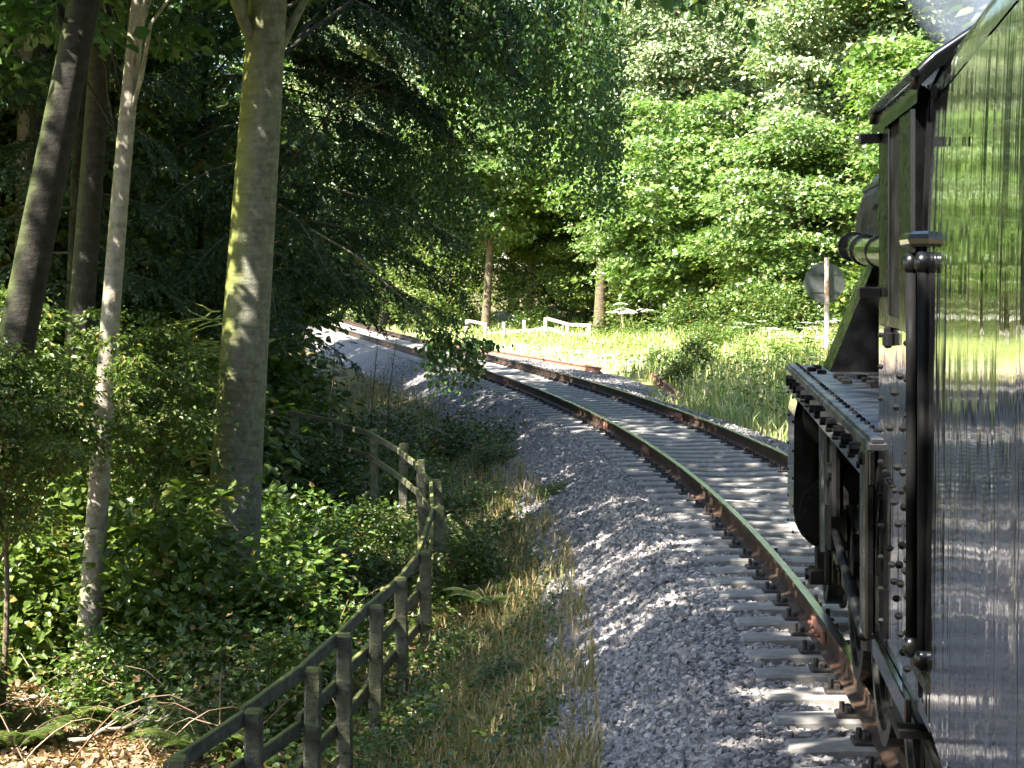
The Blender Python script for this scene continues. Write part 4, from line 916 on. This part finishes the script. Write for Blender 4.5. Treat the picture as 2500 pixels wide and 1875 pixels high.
# lime bough at the top of the picture
lx, ly = -4.2, 13.0
lime = thing('lime_tree', (lx, ly, float(height(lx, ly))), 'tree whose dark heart-shaped leaves dangle at the top, right of the middle', 'tree')
B1 = np.array(lime.location)
ends = [np.array((1.15, 14.2, 4.25)), np.array((1.55, 14.4, 4.15)), np.array((.75, 14.0, 4.35))]
trunk_mb(13, .17, .04, (.04, 0), .1, 12, seed=9).tube(np.array([(-3.9, 13, 6.6), (-2.8, 13.3, 6.9), (-1.4, 13.7, 6.6), (-.3, 13.9, 5.8), (.4, 14, 4.9)]) - B1, [.06, .045, .032, .022, .014], 6).build('trunk', 'dark_bark', lime, True)
mbl, mbt = MB(), MB(); st0 = np.array((.4, 14, 4.9)) - B1
for e in ends:
    e = e - B1; t = np.linspace(0, 1, 7)[:, None]; p = st0 + (e - st0) * t + np.array((0, 0, .12)) * np.sin(t * 3.1); mbt.tube(p, .012 * (1.05 - t[:, 0]), 5, False)
    for k_ in range(7):
        q = p[rg.integers(3, 7)]; strand(mbl, mbt, q, q + np.array((rg.normal() * .12, rg.normal() * .2, -rg.uniform(.12, .42))), 0, 9, .088, .05, .003)
obj('crown', CROWNS['canA'][0], lime, (.3, 0, 9.0), (0, 0, 1), 1.0)
mbl.build('leaves', 'birch', lime); mbt.build('twigs', 'twig', lime)

# ------------------------------------------------------------------ undergrowth
def shrub_mesh(r, h, n, L, mat, stems=14, shape='ovate'):
    d = rdir(n); d[:, 2] = np.abs(d[:, 2]); cl = rdir(60); cl[:, 2] = np.abs(cl[:, 2]); cc = cl * np.array((r, r, h)) * (.35 + .65 * rng.random((60, 1)))
    k_ = rng.integers(0, 60, n); off = rng.normal(size=(n, 3)) * np.array((.2, .2, .11)) * r
    P = cc[k_] + off; P[:, 2] = np.maximum(P[:, 2], .03)
    N = unit(np.array((0, 0, 1.0)) + unit(P) * .5 + rng.normal(size=(n, 3)) * .45); D = unit(off + rng.normal(size=(n, 3)) * .1 + np.array((0, 0, -.06)))
    Ls = L * (.6 + .7 * rng.random(n)); mb = MB(); add_leaves(mb, P, D, N, Ls, Ls * .78, shape, .12)
    ms = MB()
    for c in cc[:stems]:
        t = np.linspace(0, 1, 5)[:, None]; p = np.array((rng.normal() * .1, rng.normal() * .1, -.08)) * (1 - t) + c * t + np.array((0, 0, .25 * h)) * np.sin(t * 3.1); ms.tube(p, .009 * (1.1 - t[:, 0]), 4, False)
    return mb.mesh('foliage', mat), ms.mesh('stems', 'twig')
SH = [shrub_mesh(1.1, 1.3, 5200, .085, 'shrub'), shrub_mesh(1.0, 1.8, 4600, .11, 'hazel'), shrub_mesh(1.2, .8, 4600, .09, 'bramble', 30, 'lobed')]
def shrub(x, y, k_, s, label, group=None, name='bramble_bush'):
    root = thing(name, (x, y, float(height(x, y)) - .03), label, 'bush', group, random.random() * 6.28)
    fo = obj('foliage', SH[k_][0], root, (0, 0, 0), None, s); obj('stems', SH[k_][1], root, (0, 0, 0), None, s); return root
shrub(-.62, 33.5, 2, .8, 'low green bramble spreading from the bank onto the ballast edge')
shrub(-.15, 31.2, 2, .45, 'small bramble tuft at the ballast edge, in front of the spreading one')
shrub(-.42, 21.6, 1, .42, 'small leafy sapling hiding the tall fence post at the bend')
shrub(.55, 25.6, 2, .22, 'tiny green plant alone on the ballast shoulder')
shrub(-3.1, 30.4, 0, .9, 'dark ivy bush at the far end of the mossy fence')
shrub(-2.7, 25.0, 0, .95, 'ivy bush around the foot of the mossy trunk')
shrub(-1.9, 18.0, 1, .5, 'leafy bush just behind the middle of the mossy fence')
UG = 'bushes of the left wood'
LEFT_BUSHES = ((-3.5, 20.9, 1, 1.15, 'tall bush in front of the mossy trunk, hiding its left side'), (-2.5, 20.6, 0, 1.05, 'rounded bush in front of the mossy trunk, hiding its right side'),
    (-4.6, 22.5, 1, 1.4, 'tall bush between the slender pale trunk and the mossy trunk'), (-3.7, 19.4, 0, .7, 'bush at the foot of the slender pale trunk, on its right'),
    (-5.1, 21.0, 1, 1.0, 'bush behind the foot of the slender pale trunk, on its left'), (-2.35, 18.9, 2, .95, 'low spreading bush behind the fence, below the rounded one'),
    (-5.9, 24.0, 1, 1.5, 'tall bush at the foot of the dark upright trunk'), (-2.6, 24.2, 0, 1.05, 'bush between the mossy trunk and the bend of the fence'),
    (-4.6, 28.5, 1, 1.6, 'bush left of the drooping conifer, behind the mossy trunk'), (-7.6, 30.5, 0, 1.9, 'large shaded bush at the foot of the pale crooked stem'),
    (-5.8, 33.5, 0, 1.8, 'large shaded bush behind the dark conifer'), (-4.4, 36.0, 1, 1.5, 'shaded bush beside the far end of the fence, under the drooping conifer'),
    (-8.6, 36.0, 1, 2.0, 'deepest shaded bush of the left wood'), (-5.2, 18.6, 1, .6, 'bush at the left edge beside the leaning trunk'),
    (-2.75, 17.6, 2, .32, 'small low bush above the fern'), (-5.4, 42, 0, 1.7, 'bush on the bank left of the distant track'), (-6.6, 50, 0, 1.8, 'far bush on the left bank nearest the vanishing rails'), (-2.5, 37, 2, 1.0, 'low bush under the drooping boughs beside the ballast'))
for x, y, k_, s, lab in LEFT_BUSHES:
    shrub(x, y, k_, s, lab, UG)
RU = 'sunlit scrub under the far trees'
for x, y, k_, s, lab in ((8.0, 62, 0, 1.3, 'sunlit bush left of the round sign post'), (6.0, 70, 0, 1.3, 'sunlit bush behind the white hogweed, right of the bare trunk'), (4.6, 80, 1, 1.2, 'bush at the foot of the bare brown trunk'), (10.2, 57, 1, 1.4, 'sunlit bush behind the round sign'), (11.5, 53, 0, 1.3, 'sunlit bush between the round sign and the engine'), (8.4, 72, 1, 1.5, 'tall bush in the tree edge midway between bare trunk and sign'),
        (1.0, 92, 0, 1.1, 'bush behind the middle of the bleached fence'), (-2.6, 98, 0, 1.2, 'bush behind the left end of the bleached fence'), (-6.5, 106, 1, 1.5, 'bush beyond the rails left of the bleached fence'), (-11, 112, 0, 1.6, 'sunlit bush where the rails vanish')):
    shrub(x, y, k_, s, lab, RU, 'scrub_bush')
FENCE_WEEDS = ((-1.5, 24.6, 2, .55, 'weed clump inside the bend of the mossy fence'), (-1.75, 26.6, 0, .6, 'leafy clump against the curved part of the fence'), (-.35, 24.2, 2, .5, 'low weeds outside the bend of the fence, toward the track'), (-.75, 27.4, 2, .6, 'weeds on the bank beyond the bend of the fence'), (-1.35, 30.0, 0, .6, 'leafy clump in front of the far end of the fence'), (-2.3, 33.6, 2, .8, 'low weeds on the bank under the drooping twigs'), (-.35, 18.6, 2, .32, 'small weed clump on the track side of the fence'), (.0, 16.0, 2, .28, 'small yellowish weed clump at the ballast edge in the foreground'))
for x, y, k_, s, lab in FENCE_WEEDS: shrub(x, y, k_, s, lab, 'weeds along the mossy fence', 'weed_clump')
for x, y, k_, s, lab in ((3.9, 47.5, 1, .45, 'bluish green nettle clump on the verge nearest the engine'), (3.9, 54, 0, .5, 'nettle clump in the grass right of the end of the long spare rail'), (4.6, 51, 1, .55, 'nettle clump on the verge behind the nearest one'), (5.6, 58, 0, .7, 'leafy clump in the sunlit grass left of the sign')):
    shrub(x, y, k_, s, lab, 'nettle clumps on the sunlit verge', 'nettle_clump')
STICKS = ((-3.6, 17.9, .9, 'fallen stick on the leaf litter left of the fern'), (-4.4, 19.6, 1.3, 'long fallen branch on the leaf litter beside the slender pale trunk'), (-2.9, 18.4, .8, 'short fallen stick behind the fence'), (-4.9, 18.0, 1.0, 'fallen branch on the leaf litter at the left edge'))
for i, (x, y, L, lab) in enumerate(STICKS):
    root = thing('fallen_branch', (x, y, float(height(x, y))), lab, 'branch', 'fallen branches', rg.uniform(0, 3.1)); t = np.linspace(0, 1, 7)[:, None]
    p = np.array((L, 0, .25)) * (t - .3) + rg.normal(size=(7, 3)) * .02 + np.array((0, 0, .10)); MB().tube(p, .022 * (1.2 - t[:, 0]), 6).build('stem', 'pale_bark', root, True)
    mb = MB()
    for k_ in range(5): q = p[rg.integers(2, 7)]; mb.tube([q, q + np.array((.15, .12 * rg.normal(), .1)), q + np.array((.3, .3 * rg.normal(), .2))], [.009, .006, .003], 4)
    tag(mb.build('twigs', 'pale_bark', root), kind='stuff')
mb = MB()
for k_ in range(150):
    y = rg.uniform(16.5, 30); x = -rg.uniform(1.6, 6.2) * (y / 22); z = float(height(x, y)); a = rg.uniform(0, 6.28); L = rg.uniform(.5, 1.5); t = np.linspace(0, 1, 7)[:, None]
    mb.tube(np.array((x, y, z)) + np.array((math.cos(a), math.sin(a), 0)) * L * t + np.array((0, 0, 1.0)) * L * (1.5 * t - 1.2 * t ** 2) + rg.normal(size=(7, 3)) * .012, .006 * (1.2 - t[:, 0]), 4, False)
tag(mb.build('bramble_stems', 'dead'), 'tangle of arching brown bramble stems in the left wood', 'brambles', kind='stuff')
# fern near the fence
for fx, fy, fsz, lab in ((-2.55, 16.9, 1.0, 'bright green fern on the leaf litter behind the nearest fence posts'), (-3.4, 18.6, 1.1, 'fern left of the nearest one, on the leaf litter'), (-4.35, 17.9, .9, 'fern on the leaf litter at the lower left'), (-2.15, 22.9, 1.1, 'fern inside the bend of the fence'), (-3.0, 20.0, 1.0, 'fern between the bushes in front of the mossy trunk'), (-.2, 20.2, .7, 'small fern on the track side of the fence')):
    fern = thing('fern', (fx, fy, float(height(fx, fy))), lab, 'fern', 'ferns of the left wood')
    fn = MB(); fs = MB()
    for k_ in range(12):
        a = k_ * .524 + rg.uniform(-.2, .2); L = fsz * rg.uniform(.5, .85); t = np.linspace(0, 1, 10)[:, None]; d = np.array((math.cos(a), math.sin(a), 0)); p = d * L * t * .85 + np.array((0, 0, 1.0)) * L * (1.1 * t - .75 * t ** 2); fs.tube(p, .006 * (1.1 - t[:, 0]), 4, False)
        tt = np.repeat(np.linspace(.15, .98, 24), 2); i = tt * 9; i0 = np.minimum(i.astype(int), 8); q = p[i0] + (p[i0 + 1] - p[i0]) * (i - i0)[:, None]
        sg = np.tile([1, -1], 24)[:, None]; sd_ = np.array((-d[1], d[0], 0)); ln = .15 * np.sin(np.clip(tt * 2.6 + .45, 0, 3.1)) + .015
        add_leaves(fn, q, sd_ * sg + d * .4 + np.array((0, 0, -.1)), np.tile((0, 0, 1.0), (48, 1)), ln, .035 + 0 * ln, 'diamond', .05)
    fn.build('fronds', 'hazel', fern); fs.build('stalks', 'twig', fern)

def scatter_blades(n, y0, y1, xf, lmin, lmax, mat, name, label, wid=.006, cat='grass', clump=0):
    u = rng.random(n); y = 1 / (1 / y0 + (1 / y1 - 1 / y0) * u); x = xf(y, rng.random(n))
    if clump:
        kx = vnoise(x * 2.3 + 9, y * 1.7); keep = kx > rng.uniform(-.75, .55, n); x, y = x[keep], y[keep]
    er_ = x - xl(y) - G; kr = ~((er_ > 0) & (er_ < 2.55) & (y > 44) & (y < 95)); x, y = x[kr], y[kr]
    keep = sandy(x, y) < rng.random(len(x)) * 1.15; x, y = x[keep], y[keep]
    n = len(x); z = height(x, y) - .02; L = (lmin + (lmax - lmin) * rng.random(n) ** 1.5)[:, None]
    a = rng.random(n) * 6.28; d = np.stack([np.cos(a), np.sin(a), 0 * a], 1); b = rng.uniform(.15, .75, (n, 1)); s_ = np.stack([-d[:, 1], d[:, 0], 0 * a], 1)
    up = np.array((0, 0, 1.0)); P = np.stack([x, y, z], 1); ww = (wid * (1 + y / 40))[:, None]
    m1 = P + up * L * .55 + d * L * b * .25; tip = P + up * L * (1 - .3 * b) + d * L * b
    v = np.stack([P - s_ * ww, P + s_ * ww, m1 + s_ * ww * .8, m1 - s_ * ww * .8, tip], 1); i = np.arange(n)[:, None]
    mb = MB(); mb.addm(v, [i * 5 + [0, 1, 2, 3], i * 5 + [3, 2, 4]])
    return tag(mb.build(name, mat), label, cat, kind='stuff')
def band(e0, e1): return lambda y, r: xl(y) - (e0 + (e1 - e0) * r)
def rband(e0, e1): return lambda y, r: xl(y) + G + (e0 + (e1 - e0) * r)
scatter_blades(42000, 10, 60, band(1.45, 3.6), .06, .30, 'grass_dry', 'bank_grass', 'dry grass and weeds on the bank between ballast and fence', .0045, clump=1)
scatter_blades(42000, 24, 115, rband(1.35, 9), .12, .55, 'grass_green', 'verge_grass', 'tall sunlit grass on the verge beyond the track', .006)
# leaf litter and ivy
def scatter_leaves(n, y0, y1, xf, L, mat, name, label, zj=.05, shape='ovate', clump=0.0, mask=None):
    u = rng.random(n); y = 1 / (1 / y0 + (1 / y1 - 1 / y0) * u); x = xf(y, rng.random(n))
    if clump: keep = vnoise(x * 1.4 + 3, y * 1.2) > rng.uniform(-.9, clump, n); x, y = x[keep], y[keep]
    if mask: keep = mask(x, y); x, y = x[keep], y[keep]
    n = len(x); P = np.stack([x, y, height(x, y) + rng.random(n) ** 2 * zj + .005], 1)
    D = rng.normal(size=(n, 3)) * np.array((1, 1, .3)); N = np.array((0, 0, 1.0)) + rng.normal(size=(n, 3)) * .4; Ls = L * (.6 + .7 * rng.random(n))
    mb = MB(); add_leaves(mb, P, D, N, Ls, Ls * .7, shape, .15); return tag(mb.build(name, mat), label, 'leaf litter' if 'litter' in name else 'ground cover', kind='stuff')
scatter_leaves(40000, 13, 40, lambda y, r: xl(y) - (3.0 + 6.5 * r), .075, 'dead', 'leaf_litter', 'brown dead leaves covering the floor of the left wood', .04)
scatter_leaves(36000, 15.5, 45, lambda y, r: xl(y) - (2.6 + 6.0 * r), .07, 'shrub', 'ivy_cover', 'ivy and bramble leaves creeping over the wood floor', .30, clump=.15, mask=lambda x, y: (y > 21.5 + 2.5 * vnoise(x * 1.3, y)) | (x > -2.2 + .8 * vnoise(x, y * 1.5 + 4)))
scatter_leaves(14000, 13, 50, band(1.7, 3.6), .05, 'shrub', 'bank_weeds', 'low green weeds among the dry grass of the bank', .22, clump=.3)
scatter_leaves(26000, 30, 110, rband(2.6, 10), .11, 'syc', 'verge_weeds', 'low leafy weeds in the verge grass beyond the track', .5, clump=.4)

# dock stems on the bank and white umbels in the sun
for i, (px, py, Y, L, lab) in enumerate(((805, 985, 33.5, 1.3, 'dark dry weed stalk standing above the mossy fence, leftmost of three'), (905, 1000, 34.5, 1.05, 'dark dry weed stalk above the fence, middle of three'), (945, 1010, 35.5, 1.0, 'dark dry weed stalk above the fence, rightmost of three'))):
    x = (px - 1250) * Y / 5000; z = float(height(x, Y)); top_z = 2.2 - (py - 200 - 674) * Y / 5000; L = max(L, top_z - z)
    root = thing('weed_stalk', (x, Y, z), lab, 'plant', 'dry weed stalks on the bank')
    mb = MB(); mb.tube([(0, 0, -.05), (.03, 0, L * .5), (.10 + .04 * i, 0, L)], [.012, .009, .004], 5)
    mb.build('stalk', 'twig', root)
    mb = MB()
    for k_ in range(40):
        z_ = L * rg.uniform(.55, 1.0); add_leaves(mb, np.array([[.06 + .04 * z_ / L, 0, z_]]), rg.normal(size=(1, 3)), rg.normal(size=(1, 3)), .035, .02)
    tag(mb.build('seed_head', 'dead', root), kind='stuff')
def umbel(x, y, h, s, label, group):
    root = thing('hogweed', (x, y, float(height(x, y))), label, 'plant', group); ms, mf, ml = MB(), MB(), MB()
    for _ in range(5):
        e = np.array((rg.normal() * .35 * s, rg.normal() * .3 * s, h * rg.uniform(.75, 1.05))); t = np.linspace(0, 1, 5)[:, None]; ms.tube(e * t + np.array((0, 0, -.05)) * (1 - t), .012 * (1.2 - t[:, 0]), 5, False)
        n = 70; rr_ = np.sqrt(rg.random(n)) * .15 * s; a = rg.random(n) * 6.28; P = e + np.stack([rr_ * np.cos(a), rr_ * np.sin(a), .03 - rr_ ** 2 * 1.3], 1)
        add_leaves(mf, P, np.stack([np.cos(a), np.sin(a), 0 * a], 1), np.tile((0, -.2, 1.0), (n, 1)), .045 * s, .045 * s, 'diamond', 0)
    n = 60; a = rg.random(n) * 6.28; add_leaves(ml, np.stack([.25 * np.cos(a) * rg.random(n), .25 * np.sin(a) * rg.random(n), h * .6 * rg.random(n)], 1), np.stack([np.cos(a), np.sin(a), .1 + 0 * a], 1), np.tile((0, 0, 1.0), (n, 1)), .22, .16, 'lobed')
    ms.build('stems', 'grass_green', root); tag(mf.build('flower_heads', 'flower', root), kind='stuff'); ml.build('leaves', 'syc', root)
HW = 'white-flowered plants on the verge'
umbel(3.9, 72, 1.35, 1.6, 'tall white-flowered hogweed by the bleached fence below the bare trunk', HW)
umbel(4.5, 73.5, 1.1, 1.4, 'shorter white-flowered hogweed right of the tall one', HW)
for (x, y) in ((6.6, 50), (7.3, 51.5), (6.9, 53), (7.9, 50.5), (6.2, 54)): umbel(x, y, .85, .75, 'white-flowered hogweed in the patch at the foot of the round sign', 'hogweed patch by the sign')

# ------------------------------------------------------------------ smoke from the chimney
m, nt, b = newmat('smoke'); M['smoke'] = m; nt.nodes.remove(b)
pv = nd(nt, 'ShaderNodeVolumePrincipled'); pv.inputs['Color'].default_value = (.40, .47, .58, 1)
tc = nd(nt, 'ShaderNodeTexCoord'); ln = nd(nt, 'ShaderNodeVectorMath', operation='LENGTH'); nt.links.new(tc.outputs['Object'], ln.inputs[0])
mr = nd(nt, 'ShaderNodeMapRange'); mr.inputs['From Min'].default_value = 1.0; mr.inputs['From Max'].default_value = .35; nt.links.new(ln.outputs['Value'], mr.inputs['Value'])
nn = nd(nt, 'ShaderNodeTexNoise'); nn.inputs['Scale'].default_value = 2.2; nn.inputs['Detail'].default_value = 4; nt.links.new(tc.outputs['Object'], nn.inputs['Vector'])
m2 = nd(nt, 'ShaderNodeMapRange'); m2.inputs['From Min'].default_value = .38; m2.inputs['From Max'].default_value = .62; nt.links.new(nn.outputs['Fac'], m2.inputs['Value'])
mu = nd(nt, 'ShaderNodeMath', operation='MULTIPLY'); nt.links.new(mr.outputs[0], mu.inputs[0]); nt.links.new(m2.outputs[0], mu.inputs[1])
mu2 = nd(nt, 'ShaderNodeMath', operation='MULTIPLY'); nt.links.new(mu.outputs[0], mu2.inputs[0]); mu2.inputs[1].default_value = 3.0
nt.links.new(mu2.outputs[0], pv.inputs['Density']); nt.links.new(pv.outputs[0], nt.nodes['Material Output'].inputs['Volume'])
mb = MB(); n = 16
th = np.linspace(0, np.pi, 9)
ringv = [np.stack([np.sin(a) * np.cos(np.linspace(0, 2 * np.pi, n, endpoint=False)), np.sin(a) * np.sin(np.linspace(0, 2 * np.pi, n, endpoint=False)), np.full(n, np.cos(a))], 1) for a in th[1:-1]]
V = np.vstack(ringv + [np.array([[0, 0, 1.0], [0, 0, -1.0]])]); j = np.arange(n); j2 = (j + 1) % n; i = np.arange(6)[:, None] * n
mb.addm(V, [np.stack([i + j, i + n + j, i + n + j2, i + j2], -1).reshape(-1, 4), np.vstack([np.stack([np.full(n, 7 * n), j, j2], -1), np.stack([np.full(n, 7 * n + 1), 6 * n + j2, 6 * n + j], -1)])])
sm = mb.build('smoke', 'smoke'); sm.location = (3.55, 14.3, 4.75); sm.scale = (.9, 1.8, 1.15)
tag(sm, 'thin blue-grey smoke drifting above the engine', 'smoke', kind='stuff')
